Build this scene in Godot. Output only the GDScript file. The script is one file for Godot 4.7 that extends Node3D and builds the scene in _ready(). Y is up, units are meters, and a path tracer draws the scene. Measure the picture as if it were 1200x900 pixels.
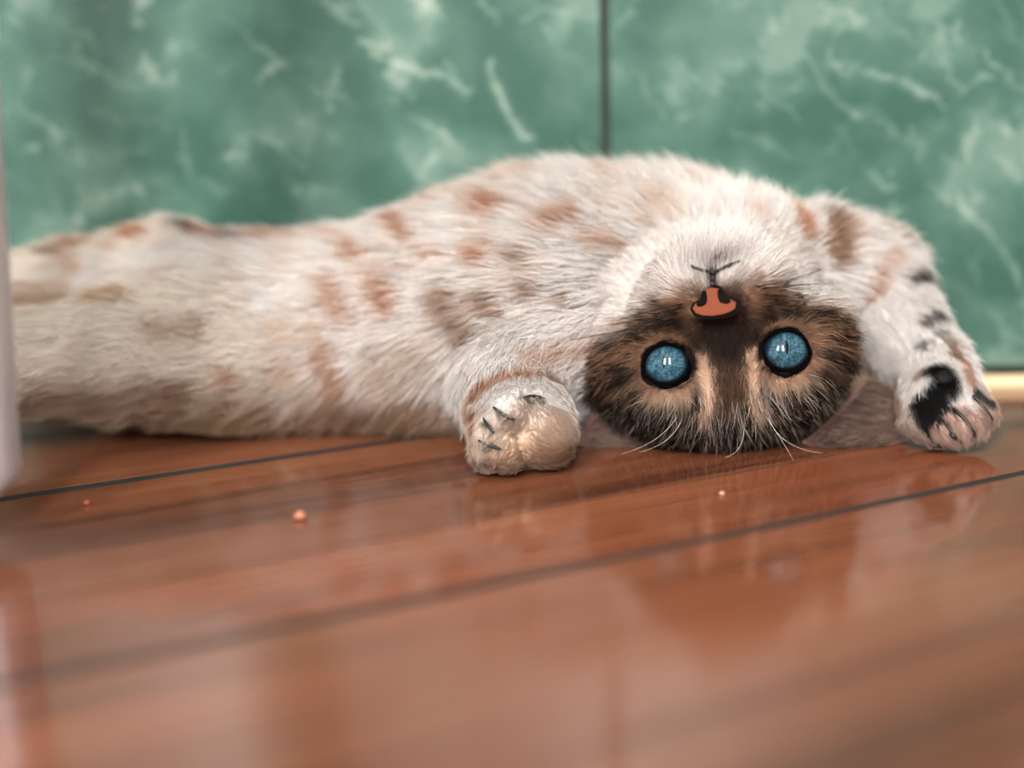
extends Node3D
# A tabby kitten lying on its back on a varnished plank floor in front of a green marble tiled wall.
# Units: metres. Tables of the cat are in millimetres. The floor is y = 0; the cat's crown rests at the origin.

# bones of the cat: start, radius, end, radius (mm), blend, hair length (mm), hair lift (degrees), region
# regions: 0 trunk, 1 and 2 arms, 3 hind legs, 4 tail, 5 and 6 front paws, 7 neck
const BONES := [
	[7.0, 49.9, -26.0, 22.0, -8.3, 45.1, -40.0, 31.0, 12.0, 10.0, 56, 0],
	[-8.3, 45.1, -40.0, 31.0, -31.4, 38.7, -46.0, 37.7, 12.0, 12.0, 55, 0],
	[-31.4, 38.7, -46.0, 37.7, -57.9, 38.7, -47.0, 37.7, 14.0, 12.0, 55, 0],
	[-57.9, 38.7, -47.0, 37.7, -82.8, 34.7, -49.0, 33.7, 14.0, 12.0, 53, 0],
	[-82.8, 34.7, -49.0, 33.7, -109.5, 31.2, -51.0, 30.2, 14.0, 11.5, 48, 0],
	[-109.5, 31.2, -51.0, 30.2, -137.2, 30.0, -53.0, 29.0, 14.0, 10.5, 42, 0],
	[-137.2, 30.0, -53.0, 29.0, -164.6, 30.4, -55.0, 29.4, 14.0, 10.0, 40, 0],
	[-164.6, 30.4, -55.0, 29.4, -190.4, 31.3, -58.0, 30.3, 14.0, 10.0, 40, 0],
	[-187.3, 48.8, -60.0, 19.0, -220.8, 46.5, -66.0, 15.0, 10.0, 8.5, 42, 3],
	[-220.8, 46.5, -66.0, 15.0, -269.0, 43.3, -68.0, 11.0, 6.0, 8.5, 42, 3],
	[-162.5, 26.9, -40.0, 24.0, -195.5, 29.7, -28.0, 18.0, 12.0, 9.5, 42, 3],
	[-195.5, 29.7, -28.0, 18.0, -226.9, 29.7, -20.0, 13.0, 6.0, 9.5, 42, 3],
	[-226.9, 29.7, -20.0, 13.0, -256.5, 25.1, -16.0, 11.0, 4.0, 8.5, 42, 3],
	[-196.6, 38.7, -46.0, 11.0, -258.4, 42.3, -40.0, 9.0, 6.0, 9.0, 30, 4],
	[-3.7, 40.4, -6.2, 24.0, 7.0, 49.9, -26.0, 22.0, 10.0, 8.0, 45, 7],
	[-33.9, 38.4, -20.0, 18.0, -68.3, 24.1, -8.0, 16.0, 8.0, 9.0, 46, 1],
	[-68.3, 24.1, -8.0, 16.0, -66.7, 15.9, 6.0, 13.0, 5.0, 9.0, 48, 1],
	[-66.7, 15.9, 6.0, 13.0, -65.1, 11.6, 16.0, 14.0, 5.0, 3.6, 36, 5],
	[-67.0, 18.3, 19.7, 7.0, -69.6, 17.9, 28.8, 6.4, 1.2, 2.7, 34, 5],
	[-71.2, 14.9, 21.4, 6.8, -74.9, 12.4, 29.8, 6.2, 1.2, 2.7, 34, 5],
	[-71.9, 9.3, 22.5, 6.6, -75.9, 7.0, 29.1, 6.0, 1.2, 2.7, 34, 5],
	[-68.4, 7.0, 23.2, 6.6, -70.6, 7.0, 30.9, 6.0, 1.2, 2.7, 34, 5],
	[-61.5, 10.5, 22.4, 10.1, -59.0, 10.5, 25.1, 9.5, 1.2, 2.7, 34, 5],
	[34.2, 50.0, -38.0, 19.0, 54.2, 45.8, -44.0, 15.5, 8.0, 8.5, 50, 2],
	[54.2, 45.8, -44.0, 15.5, 60.1, 30.9, -29.0, 13.4, 5.0, 6.5, 42, 2],
	[60.1, 30.9, -29.0, 13.4, 67.3, 20.4, -10.0, 11.0, 5.0, 6.0, 36, 2],
	[67.3, 20.4, -10.0, 11.0, 66.3, 14.5, 2.0, 11.0, 4.0, 4.2, 34, 6],
	[62.5, 12.9, 4.0, 9.5, 59.9, 9.5, 8.0, 8.0, 4.0, 4.0, 36, 6],
	[73.8, 14.9, 2.0, 5.7, 76.2, 9.8, 9.0, 5.4, 1.2, 2.8, 30, 6],
	[69.1, 13.4, 6.0, 6.1, 71.2, 7.5, 15.0, 5.8, 1.2, 2.8, 30, 6],
	[64.3, 11.2, 9.0, 6.1, 66.2, 6.6, 17.0, 5.8, 1.2, 2.8, 30, 6],
	[61.2, 8.3, 9.0, 5.5, 61.4, 6.0, 15.0, 5.2, 1.2, 2.8, 30, 6],
]
# head lumps in head axes (mm): centre, radii, blend
const LUMPS := [
	[0, 3, -26, 37.5, 24, 26, 0.1],
	[23, -7, -22, 14.5, 14, 15, 8],
	[-23, -7, -22, 14.5, 14, 15, 8],
	[0, -19, -9, 22, 17, 14, 8],
	[0, -8, -3, 8.5, 15, 8.5, 6],
	[7.5, -22.5, 1, 9.5, 8, 8, 6],
	[-7.5, -22.5, 1, 9.5, 8, 8, 6],
	[0, -31, -2.5, 10, 6.5, 8, 5],
	[15, 9, -7.5, 10, 6, 6, 6],
	[-15, 9, -7.5, 10, 6, 6, 6],
]
const HEAD_AT := 15
const EYE_MID := Vector3(-0.00426, 0.03157, 0.02200)
const HU := Vector3(-0.993870, -0.097682, -0.051769)
const HV := Vector3(0.085976, -0.977323, 0.193515)
const HW := Vector3(-0.069498, 0.187878, 0.979730)
# coat markings: two ends (mm), radius, strength, colour index
const SPOTS := [
	[-69.0, 74.1, -29.0, -64.6, 72.6, -24.2, 3.9, 0.80, 0],
	[-98.0, 69.1, -44.5, -92.7, 64.3, -27.7, 3.4, 0.75, 0],
	[-71.3, 60.1, -14.3, -68.9, 60.1, -13.6, 3.5, 0.75, 0],
	[-113.7, 61.8, -35.7, -110.1, 59.0, -29.3, 3.1, 0.70, 0],
	[-102.8, 52.0, -20.3, -98.4, 45.2, -15.9, 3.6, 0.75, 0],
	[-119.0, 49.8, -23.7, -114.2, 43.5, -19.4, 4.2, 0.55, 0],
	[-50.2, 67.4, -16.2, -42.3, 69.7, -18.8, 3.8, 0.50, 0],
	[-36.1, 62.5, -12.6, -30.7, 62.4, -12.4, 2.9, 0.40, 0],
	[-60.8, 59.6, -11.2, -56.5, 59.2, -10.5, 2.3, 0.60, 1],
	[-81.7, 47.1, -11.3, -78.1, 39.5, -6.2, 5.0, 0.65, 1],
	[-69.8, 47.7, -8.4, -67.7, 44.7, -6.1, 3.8, 0.70, 1],
	[-57.9, 50.8, -6.6, -55.8, 49.8, -5.7, 2.6, 0.70, 1],
	[-48.4, 48.3, -3.7, -46.8, 47.7, -3.2, 2.3, 0.70, 1],
	[-121.8, 31.6, -18.4, -118.9, 23.5, -18.8, 3.6, 0.75, 0],
	[-87.0, 60.4, -20.4, -83.7, 59.9, -18.6, 2.4, 0.45, 0],
	[-96.6, 56.2, -21.2, -94.9, 55.4, -20.0, 2.1, 0.55, 1],
	[-63.7, 79.1, -39.7, -52.2, 80.3, -41.8, 3.7, 0.30, 0],
	[-86.8, 72.3, -40.1, -81.1, 75.0, -48.0, 3.4, 0.30, 0],
	[-30.9, 79.5, -40.9, -28.1, 79.5, -39.9, 2.8, 0.25, 0],
	[-14.8, 72.1, -20.5, -12.6, 69.6, -16.3, 4.1, 0.20, 3],
	[-225.7, 61.0, -59.5, -220.3, 61.1, -57.5, 2.9, 0.70, 1],
	[-217.5, 62.3, -59.3, -208.6, 64.1, -60.2, 2.6, 0.70, 0],
	[-193.6, 66.8, -54.8, -189.0, 66.0, -49.8, 3.8, 0.80, 0],
	[-178.2, 66.4, -54.2, -171.7, 64.6, -53.4, 2.9, 0.80, 2],
	[-170.2, 64.4, -54.7, -159.3, 63.3, -50.9, 3.8, 0.60, 0],
	[-148.1, 62.6, -48.6, -143.2, 62.8, -51.5, 4.1, 0.70, 0],
	[-160.2, 62.8, -47.7, -154.3, 62.6, -47.5, 2.5, 0.70, 2],
	[-142.1, 62.8, -53.7, -119.1, 63.9, -45.2, 2.5, 0.40, 0],
	[-196.3, 49.1, -24.0, -191.3, 48.6, -22.8, 5.1, 0.60, 3],
	[-232.8, 43.7, -33.0, -211.3, 46.0, -33.3, 5.2, 0.75, 6],
	[-177.9, 39.9, -16.3, -169.8, 38.8, -16.6, 4.2, 0.50, 6],
	[-163.1, 41.1, -18.4, -162.0, 36.9, -16.7, 2.4, 0.50, 1],
	[-139.2, 27.0, -19.7, -132.8, 26.8, -19.7, 3.3, 0.45, 3],
	[-156.0, 24.5, -15.9, -154.7, 23.3, -16.2, 2.4, 0.50, 0],
	[-138.8, 37.3, -20.7, -135.7, 36.7, -20.5, 3.3, 0.35, 3],
	[-126.1, 37.9, -19.7, -123.3, 37.1, -19.2, 3.0, 0.35, 3],
	[-216.7, 20.4, -11.4, -171.0, 19.3, -15.8, 5.3, 0.35, 1],
	[-125.0, 13.6, -23.4, -113.4, 15.5, -21.0, 6.7, 0.50, 1],
	[-109.4, 12.9, -21.9, -96.3, 16.2, -18.1, 6.7, 0.45, 1],
	[-104.0, 28.2, -15.4, -92.7, 31.1, -12.9, 6.6, 0.30, 6],
	[-198.4, 63.4, -49.3, -196.2, 62.2, -46.3, 2.5, 0.30, 0],
	[-214.4, 59.0, -52.9, -209.9, 55.3, -46.2, 2.9, 0.30, 0],
	[23.7, 68.1, -23.4, 23.1, 62.3, -12.1, 3.6, 0.80, 0],
	[34.3, 66.8, -28.9, 33.4, 57.1, -19.4, 3.9, 0.90, 1],
	[10.3, 69.0, -10.1, 13.0, 65.7, -7.1, 2.6, 0.35, 0],
	[40.9, 65.7, -29.7, 41.3, 61.9, -25.1, 2.1, 0.30, 0],
	[47.3, 51.3, -23.7, 44.8, 43.8, -23.2, 3.0, 0.60, 0],
	[50.9, 55.8, -27.2, 55.2, 56.8, -30.2, 2.7, 0.35, 0],
	[52.5, 63.5, -41.3, 56.3, 62.3, -40.1, 2.5, 0.75, 1],
	[58.9, 61.2, -39.2, 62.7, 59.8, -40.4, 2.2, 0.60, 1],
	[61.3, 50.4, -28.2, 74.4, 50.3, -40.0, 2.4, 0.90, 2],
	[63.3, 37.1, -14.0, 69.8, 38.8, -20.3, 2.1, 0.75, 2],
	[66.9, 34.0, -10.2, 67.6, 32.9, -8.0, 1.5, 0.60, 2],
	[60.6, 30.2, -5.9, 62.7, 31.2, -5.8, 1.8, 0.90, 2],
	[70.1, 31.1, -5.2, 70.3, 28.1, -0.4, 2.0, 0.70, 1],
	[46.5, 26.0, -26.3, 50.3, 20.5, -24.4, 2.4, 0.40, 0],
	[55.6, 16.1, -12.2, 52.4, 12.0, 5.9, 2.4, 0.60, 1],
	[57.4, 22.0, 5.3, 59.5, 23.8, 4.0, 1.4, 0.50, 1],
	[72.8, 26.1, 0.5, 72.6, 21.9, 7.3, 2.3, 0.50, 0],
	[62.9, 24.2, 6.8, 65.3, 20.8, 11.6, 4.0, 1.00, 4],
	[56.3, 15.4, 12.3, 57.6, 10.7, 15.7, 3.7, 1.00, 4],
	[60.8, 19.1, 11.8, 61.6, 15.5, 13.9, 3.7, 1.00, 4],
	[74.4, 18.1, 8.7, 78.2, 14.5, 11.0, 1.7, 0.70, 4],
	[-80.8, 14.8, 30.0, -81.8, 17.5, 4.0, 2.4, 0.75, 0],
	[-80.0, 21.2, 8.8, -74.8, 26.2, 12.0, 2.6, 0.75, 0],
	[-70.9, 27.9, 12.9, -61.7, 28.6, 11.2, 2.5, 0.75, 0],
	[-57.8, 27.1, 9.5, -53.8, 23.8, 6.7, 2.3, 0.80, 1],
	[-51.4, 21.3, 2.9, -49.0, 17.5, -2.4, 1.7, 0.80, 2],
	[-61.5, 33.0, 6.2, -50.9, 33.3, 3.3, 3.4, 0.35, 0],
	[-44.2, 35.1, 2.5, -40.4, 32.7, 4.9, 3.1, 0.35, 0],
	[74.2, 12.9, 15.6, 75.0, 10.7, 18.1, 2.5, 0.80, 5],
	[68.1, 13.3, 16.6, 69.9, 8.9, 21.1, 2.8, 0.80, 5],
	[63.3, 11.3, 19.1, 64.9, 6.3, 22.7, 2.8, 0.80, 5],
	[58.7, 7.5, 19.2, 60.3, 3.5, 19.5, 2.5, 0.80, 5],
	[72.9, 16.5, 11.2, 77.9, 9.2, 14.1, 0.9, 0.90, 4],
	[65.3, 13.8, 16.4, 70.5, 7.1, 21.3, 0.9, 0.90, 4],
	[61.1, 11.4, 17.0, 65.5, 5.2, 22.6, 0.8, 0.90, 4],
	[56.9, 8.2, 16.5, 59.7, 2.2, 18.2, 0.8, 0.80, 4],
	[-73.5, 20.9, 33.0, -67.6, 18.6, 34.9, 1.1, 0.55, 2],
	[-64.7, 23.0, 27.5, -59.3, 21.8, 23.7, 1.1, 0.55, 2],
	[-76.6, 17.8, 32.6, -74.2, 15.3, 35.3, 1.1, 0.50, 2],
	[-78.3, 11.8, 35.1, -72.3, 10.3, 35.8, 1.1, 0.45, 2],
	[-80.0, 5.2, 33.2, -74.1, 3.3, 34.4, 1.6, 0.50, 2],
	[-59.9, 18.0, 31.0, -55.2, 7.7, 33.5, 8.6, 0.40, 1],
	[-57.6, 12.6, 34.4, -56.5, 4.9, 32.4, 5.9, 0.35, 1],
	[-72.7, 5.0, 36.3, -55.2, 5.3, 32.2, 5.4, 0.50, 1],
	[-71.2, 16.1, 34.8, -68.9, 8.8, 36.5, 5.4, 0.18, 1],
	[-68.8, 12.0, 33.9, -66.4, 9.5, 34.5, 3.8, 0.30, 6],
]
const WHISKERS := [
	[5.0, 53.3, 26.5, 14.2, 55.2, 33.7, 23.2, 55.2, 33.5, 0.24, 0],
	[3.1, 54.0, 27.0, 11.6, 56.1, 34.2, 20.6, 59.3, 34.0, 0.24, 0],
	[8.1, 50.9, 24.2, 13.4, 51.8, 31.4, 18.4, 49.6, 31.2, 0.24, 0],
	[-17.7, 49.2, 24.9, -27.3, 49.2, 33.3, -38.0, 46.1, 33.9, 0.24, 0],
	[-18.5, 46.5, 22.9, -32.2, 45.2, 31.9, -43.4, 39.7, 32.9, 0.24, 0],
	[-19.7, 44.1, 20.5, -34.5, 42.4, 30.1, -51.2, 40.6, 31.5, 0.24, 0],
	[-19.3, 47.5, 23.1, -33.4, 43.5, 32.1, -45.9, 36.5, 33.1, 0.24, 0],
	[4.4, 55.4, 26.6, 18.7, 62.7, 29.0, 29.2, 71.4, 25.6, 0.05, 1],
	[3.1, 54.7, 27.0, 29.8, 52.0, 34.8, 38.6, 38.2, 35.0, 0.05, 1],
	[-17.8, 50.8, 25.3, -33.4, 57.3, 33.7, -43.2, 59.6, 34.3, 0.05, 1],
	[7.5, 16.7, 21.9, 7.6, 6.7, 31.5, 22.4, 5.0, 32.9, 0.05, 1],
	[6.4, 15.5, 21.2, 11.5, 7.7, 30.8, 13.8, 2.8, 32.2, 0.05, 1],
	[-18.6, 15.1, 20.7, -24.9, 8.6, 30.3, -36.8, 6.2, 31.7, 0.05, 1],
	[-17.3, 14.4, 20.4, -21.1, 8.4, 30.0, -31.3, 6.5, 31.4, 0.05, 1],
	[1.2, 13.3, 20.0, 0.4, 5.1, 29.6, -6.1, 4.1, 31.0, 0.05, 1],
	[47.0, 37.2, -23.7, 46.3, 36.5, -15.3, 50.5, 29.0, -14.7, 0.05, 1],
]
const MARBLE_STROKES := [
	[1, 0.2586, 0.3337, 0.2734, 0.3615, 0.0020, 0.80],
	[1, 0.2547, 0.3112, 0.2637, 0.3204, 0.0017, 0.60],
	[1, 0.2167, 0.3316, 0.2537, 0.3427, 0.0022, 0.70],
	[1, 0.2211, 0.3387, 0.2270, 0.3465, 0.0034, 0.70],
	[1, 0.2284, 0.3511, 0.2483, 0.3655, 0.0017, 0.75],
	[1, 0.2416, 0.3317, 0.2521, 0.3441, 0.0020, 0.60],
	[1, 0.2094, 0.3233, 0.2200, 0.3296, 0.0022, 0.70],
	[1, 0.1284, 0.3330, 0.1425, 0.3365, 0.0025, 0.70],
	[1, 0.0973, 0.3245, 0.1278, 0.3407, 0.0022, 0.45],
	[1, 0.1113, 0.3464, 0.1396, 0.3534, 0.0028, 0.40],
	[1, 0.1443, 0.3551, 0.1458, 0.3786, 0.0017, 0.45],
	[1, 0.1461, 0.3739, 0.1602, 0.3789, 0.0020, 0.40],
	[1, 0.0824, 0.3456, 0.1095, 0.3682, 0.0028, 0.35],
	[1, 0.1630, 0.3144, 0.1823, 0.3315, 0.0017, 0.45],
	[1, 0.1852, 0.3362, 0.2096, 0.3491, 0.0014, 0.40],
	[1, 0.1714, 0.3542, 0.1896, 0.3702, 0.0017, 0.35],
	[1, 0.1992, 0.3095, 0.2111, 0.3188, 0.0020, 0.50],
	[1, 0.2789, 0.3238, 0.2940, 0.3393, 0.0022, 0.40],
	[1, 0.2815, 0.3450, 0.2937, 0.3544, 0.0017, 0.35],
	[1, 0.1797, 0.3747, 0.2017, 0.3815, 0.0017, 0.30],
	[1, 0.0984, 0.3124, 0.1164, 0.3251, 0.0017, 0.40],
	[1, 0.1051, 0.3808, 0.1349, 0.3736, 0.0022, 0.30],
	[1, 0.2699, 0.3176, 0.2914, 0.3153, 0.0017, 0.35],
	[1, 0.2301, 0.3104, 0.2422, 0.3167, 0.0022, 0.50],
	[0, 0.0915, 0.3396, 0.1220, 0.3533, 0.0020, 0.80],
	[0, 0.1185, 0.3368, 0.1279, 0.3505, 0.0014, 0.50],
	[0, 0.1305, 0.3551, 0.1302, 0.3747, 0.0020, 0.70],
	[0, 0.0922, 0.3753, 0.1015, 0.3823, 0.0020, 0.70],
	[0, 0.1086, 0.3605, 0.1120, 0.3727, 0.0022, 0.60],
	[0, 0.1261, 0.3869, 0.1389, 0.4042, 0.0017, 0.75],
	[0, 0.1387, 0.3995, 0.1502, 0.4185, 0.0017, 0.60],
	[0, 0.1333, 0.3343, 0.1489, 0.3496, 0.0014, 0.50],
	[0, 0.0672, 0.3324, 0.0888, 0.3570, 0.0014, 0.45],
	[0, 0.0522, 0.3424, 0.0706, 0.3595, 0.0014, 0.40],
	[0, 0.0550, 0.3143, 0.0611, 0.3248, 0.0017, 0.55],
	[0, 0.0217, 0.3310, 0.0461, 0.3528, 0.0014, 0.35],
	[0, 0.0760, 0.3149, 0.0912, 0.3242, 0.0017, 0.40],
	[0, 0.0971, 0.3214, 0.1124, 0.3337, 0.0014, 0.45],
	[0, 0.1386, 0.3169, 0.1467, 0.3347, 0.0020, 0.50],
	[0, 0.0094, 0.3397, 0.0184, 0.3551, 0.0020, 0.35],
	[0, 0.1209, 0.4163, 0.1368, 0.4293, 0.0020, 0.40],
	[0, 0.1397, 0.4262, 0.1526, 0.4391, 0.0025, 0.55],
	[0, 0.1298, 0.4071, 0.1366, 0.4261, 0.0014, 0.40],
	[0, 0.1393, 0.3734, 0.1502, 0.3813, 0.0017, 0.40],
	[0, 0.0430, 0.3588, 0.0677, 0.3716, 0.0017, 0.35],
	[0, 0.0813, 0.3598, 0.0891, 0.3706, 0.0014, 0.40],
	[0, 0.1137, 0.3804, 0.1231, 0.3883, 0.0014, 0.40],
	[0, 0.1010, 0.3603, 0.1073, 0.3665, 0.0017, 0.45],
]

var rng := RandomNumberGenerator.new()
var M := {}
var used := {}

# ---------------------------------------------------------------- helpers
func tag(o: Node, label := "", category := "", group := "", kind := "") -> Node:
	if label: o.set_meta("label", label)
	if category: o.set_meta("category", category)
	if group: o.set_meta("group", group)
	if kind: o.set_meta("kind", kind)
	return o

func named(called: String) -> String:
	used[called] = used.get(called, -1) + 1
	return called if used[called] == 0 else "%s_%03d" % [called, used[called]]

func base(called: String, at := Vector3.ZERO) -> Node3D:
	var o := Node3D.new()
	o.name = named(called)
	o.position = at
	add_child(o, true)
	return o

func part(called: String, m: Mesh, mat: Material, parent: Node) -> MeshInstance3D:
	var o := MeshInstance3D.new()
	o.name = called
	o.mesh = m
	o.material_override = mat
	parent.add_child(o, true)
	return o

func std(c: Color, rough := 0.6, spec := 0.5) -> StandardMaterial3D:
	var m := StandardMaterial3D.new()
	m.albedo_color = c
	m.roughness = rough
	m.metallic_specular = spec
	return m

func commit(st: SurfaceTool) -> ArrayMesh:
	st.generate_normals()
	return st.commit()

# a triangle whose front looks along n
func tri(st: SurfaceTool, a: Vector3, b: Vector3, c: Vector3, n: Vector3) -> void:
	if (c - a).cross(b - a).dot(n) < 0.0:
		var t := b
		b = c
		c = t
	st.add_vertex(a)
	st.add_vertex(b)
	st.add_vertex(c)

func quad(st: SurfaceTool, a: Vector3, b: Vector3, c: Vector3, d: Vector3, n: Vector3) -> void:
	tri(st, a, b, c, n)
	tri(st, a, c, d, n)

# a box with chamfered edges
func chamfer_box(st: SurfaceTool, c: Vector3, s: Vector3, e: float) -> void:
	var h := s * 0.5
	st.set_smooth_group(-1)
	var ax := [Vector3.RIGHT, Vector3.UP, Vector3.BACK]
	for i in 3:
		var j := (i + 1) % 3
		var k := (i + 2) % 3
		for sg in [-1.0, 1.0]:
			var n: Vector3 = ax[i] * sg
			var o: Vector3 = c + n * h[i]
			var a: Vector3 = ax[j] * (h[j] - e)
			var b: Vector3 = ax[k] * (h[k] - e)
			quad(st, o + a + b, o + a - b, o - a - b, o - a + b, n)
		for sj in [-1.0, 1.0]:
			for sk in [-1.0, 1.0]:
				var n2: Vector3 = ax[j] * sj + ax[k] * sk
				var p1: Vector3 = c + ax[j] * sj * h[j] + ax[k] * sk * (h[k] - e)
				var p2: Vector3 = c + ax[j] * sj * (h[j] - e) + ax[k] * sk * h[k]
				var l: Vector3 = ax[i] * (h[i] - e)
				quad(st, p1 - l, p1 + l, p2 + l, p2 - l, n2)
	for sx in [-1.0, 1.0]:
		for sy in [-1.0, 1.0]:
			for sz in [-1.0, 1.0]:
				var g := Vector3(sx, sy, sz)
				tri(st, c + g * Vector3(h.x, h.y - e, h.z - e), c + g * Vector3(h.x - e, h.y, h.z - e), c + g * Vector3(h.x - e, h.y - e, h.z), g)

# a convex outline (x, z) made into a slab with chamfered upper edges; uv along u_dir
func slab(poly: PackedVector2Array, y0: float, y1: float, e: float, u_dir: Vector2, off: Vector2) -> ArrayMesh:
	var st := SurfaceTool.new()
	st.begin(Mesh.PRIMITIVE_TRIANGLES)
	st.set_smooth_group(-1)
	var v_dir := Vector2(-u_dir.y, u_dir.x)
	var mid := Vector2.ZERO
	for p in poly: mid += p / poly.size()
	var n := poly.size()
	var ins := PackedVector2Array()
	for i in n:
		var a := poly[(i + n - 1) % n]
		var b := poly[i]
		var c := poly[(i + 1) % n]
		var n1 := (b - a).orthogonal().normalized()
		var n2 := (c - b).orthogonal().normalized()
		if n1.dot(mid - b) < 0.0: n1 = -n1
		if n2.dot(mid - b) < 0.0: n2 = -n2
		ins.append(b + (n1 + n2) * e / (1.0 + n1.dot(n2)))
	var put := func(p: Vector2, y: float) -> void:
		st.set_uv(Vector2(p.dot(u_dir) + off.x, p.dot(v_dir) + off.y))
		st.add_vertex(Vector3(p.x, y, p.y))
	var face := func(a: Vector2, ya: float, b: Vector2, yb: float, c: Vector2, yc: float, out_: Vector3) -> void:
		var A := Vector3(a.x, ya, a.y)
		var Bv := Vector3(b.x, yb, b.y)
		var Cv := Vector3(c.x, yc, c.y)
		if (Cv - A).cross(Bv - A).dot(out_) >= 0.0:
			put.call(a, ya)
			put.call(b, yb)
			put.call(c, yc)
		else:
			put.call(a, ya)
			put.call(c, yc)
			put.call(b, yb)
	for i in range(1, n - 1):
		face.call(ins[0], y1, ins[i], y1, ins[i + 1], y1, Vector3.UP)
	for i in n:
		var j := (i + 1) % n
		var o2 := (poly[i] + poly[j]) * 0.5 - mid
		var side := Vector3(o2.x, 0.0, o2.y)
		face.call(ins[i], y1, ins[j], y1, poly[j], y1 - e, side + Vector3.UP * side.length())
		face.call(ins[i], y1, poly[j], y1 - e, poly[i], y1 - e, side + Vector3.UP * side.length())
		face.call(poly[i], y1 - e, poly[j], y1 - e, poly[j], y0, side)
		face.call(poly[i], y1 - e, poly[j], y0, poly[i], y0, side)
	return commit(st)

# a tube through points with a radius at each
func tube(pts: PackedVector3Array, rad: PackedFloat32Array, sides := 8) -> ArrayMesh:
	var st := SurfaceTool.new()
	st.begin(Mesh.PRIMITIVE_TRIANGLES)
	st.set_smooth_group(0)
	var n := pts.size()
	var rings := []
	var up := Vector3(0.31, 0.87, 0.38)
	for i in n:
		var d := (pts[mini(i + 1, n - 1)] - pts[maxi(i - 1, 0)]).normalized()
		var x := d.cross(up).normalized()
		up = x.cross(d).normalized()
		var ring := PackedVector3Array()
		for k in sides:
			var a := TAU * k / sides
			ring.append(pts[i] + (x * cos(a) + up * sin(a)) * rad[i])
		rings.append(ring)
	for i in n - 1:
		for k in sides:
			var l := (k + 1) % sides
			var mid: Vector3 = (rings[i][k] + rings[i][l] + rings[i + 1][k] + rings[i + 1][l]) * 0.25
			quad(st, rings[i][k], rings[i][l], rings[i + 1][l], rings[i + 1][k], mid - (pts[i] + pts[i + 1]) * 0.5)
	for k in range(1, sides - 1):
		tri(st, rings[0][0], rings[0][k], rings[0][k + 1], pts[0] - pts[1])
		tri(st, rings[n - 1][0], rings[n - 1][k], rings[n - 1][k + 1], pts[n - 1] - pts[n - 2])
	return commit(st)

func bezier(a: Vector3, b: Vector3, c: Vector3, n: int) -> PackedVector3Array:
	var out_ := PackedVector3Array()
	for i in n + 1:
		var t := float(i) / n
		out_.append(a * (1 - t) * (1 - t) + b * 2 * t * (1 - t) + c * t * t)
	return out_

func hd(u: float, v: float, w: float) -> Vector3:
	return EYE_MID + (HU * u + HV * v + HW * w) * 0.001

func smooth(a: float, b: float, x: float) -> float:
	var t := clampf((x - a) / (b - a), 0.0, 1.0)
	return t * t * (3.0 - 2.0 * t)

func bump(x: float, w: float) -> float:
	return exp(-(x * x) / (w * w))

# ---------------------------------------------------------------- _ready
func _ready() -> void:
	rng.seed = 20240
	camera_and_light()
	materials()
	room()
	furniture()
	cat()
	crumbs()

func camera_and_light() -> void:
	var cam := Camera3D.new()
	cam.name = "camera"
	var at := CameraAttributesPhysical.new()
	at.frustum_focal_length = 44.45
	at.frustum_focus_distance = 0.4231
	at.exposure_aperture = 2.5
	at.frustum_near = 0.01
	at.frustum_far = 20.0
	cam.attributes = at
	cam.fov = rad_to_deg(2.0 * atan(450.0 / 1667.0))
	cam.near = 0.01
	cam.far = 20.0
	cam.transform = Transform3D(Basis(Vector3(0.999610, -0.027390, 0.005423), Vector3(0.027922, 0.980573, -0.194159), Vector3(-0.000000, 0.194234, 0.980955)), Vector3(-0.06836, 0.10850, 0.43789))
	add_child(cam)
	cam.current = true
	var we := WorldEnvironment.new()
	we.name = "world_environment"
	var env := Environment.new()
	env.background_mode = Environment.BG_SKY
	var sky := Sky.new()
	var sm := ProceduralSkyMaterial.new()
	sky.sky_material = sm
	env.sky = sky
	env.tonemap_mode = Environment.TONE_MAPPER_LINEAR
	env.tonemap_exposure = 1.3
	env.sdfgi_enabled = true
	env.ssao_enabled = true
	env.ssil_enabled = true
	we.environment = env
	add_child(we)
	# daylight from the window behind and above the camera (the pane is built in room())
	for sx in [-1.0, 1.0]:
		var al := AreaLight3D.new()
		al.name = "window_light"
		al.area_size = Vector2(0.40, 1.40)
		al.light_color = Color(1.0, 0.98, 0.965)
		al.light_energy = 6.8
		al.shadow_enabled = true
		al.set("area_range", 12.0)
		add_child(al, true)
		al.global_transform = Transform3D(Basis(Vector3.UP, YAW), wp(WINDOW.x + sx * WIN_GAP, WINDOW.y, 2.44))

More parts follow.
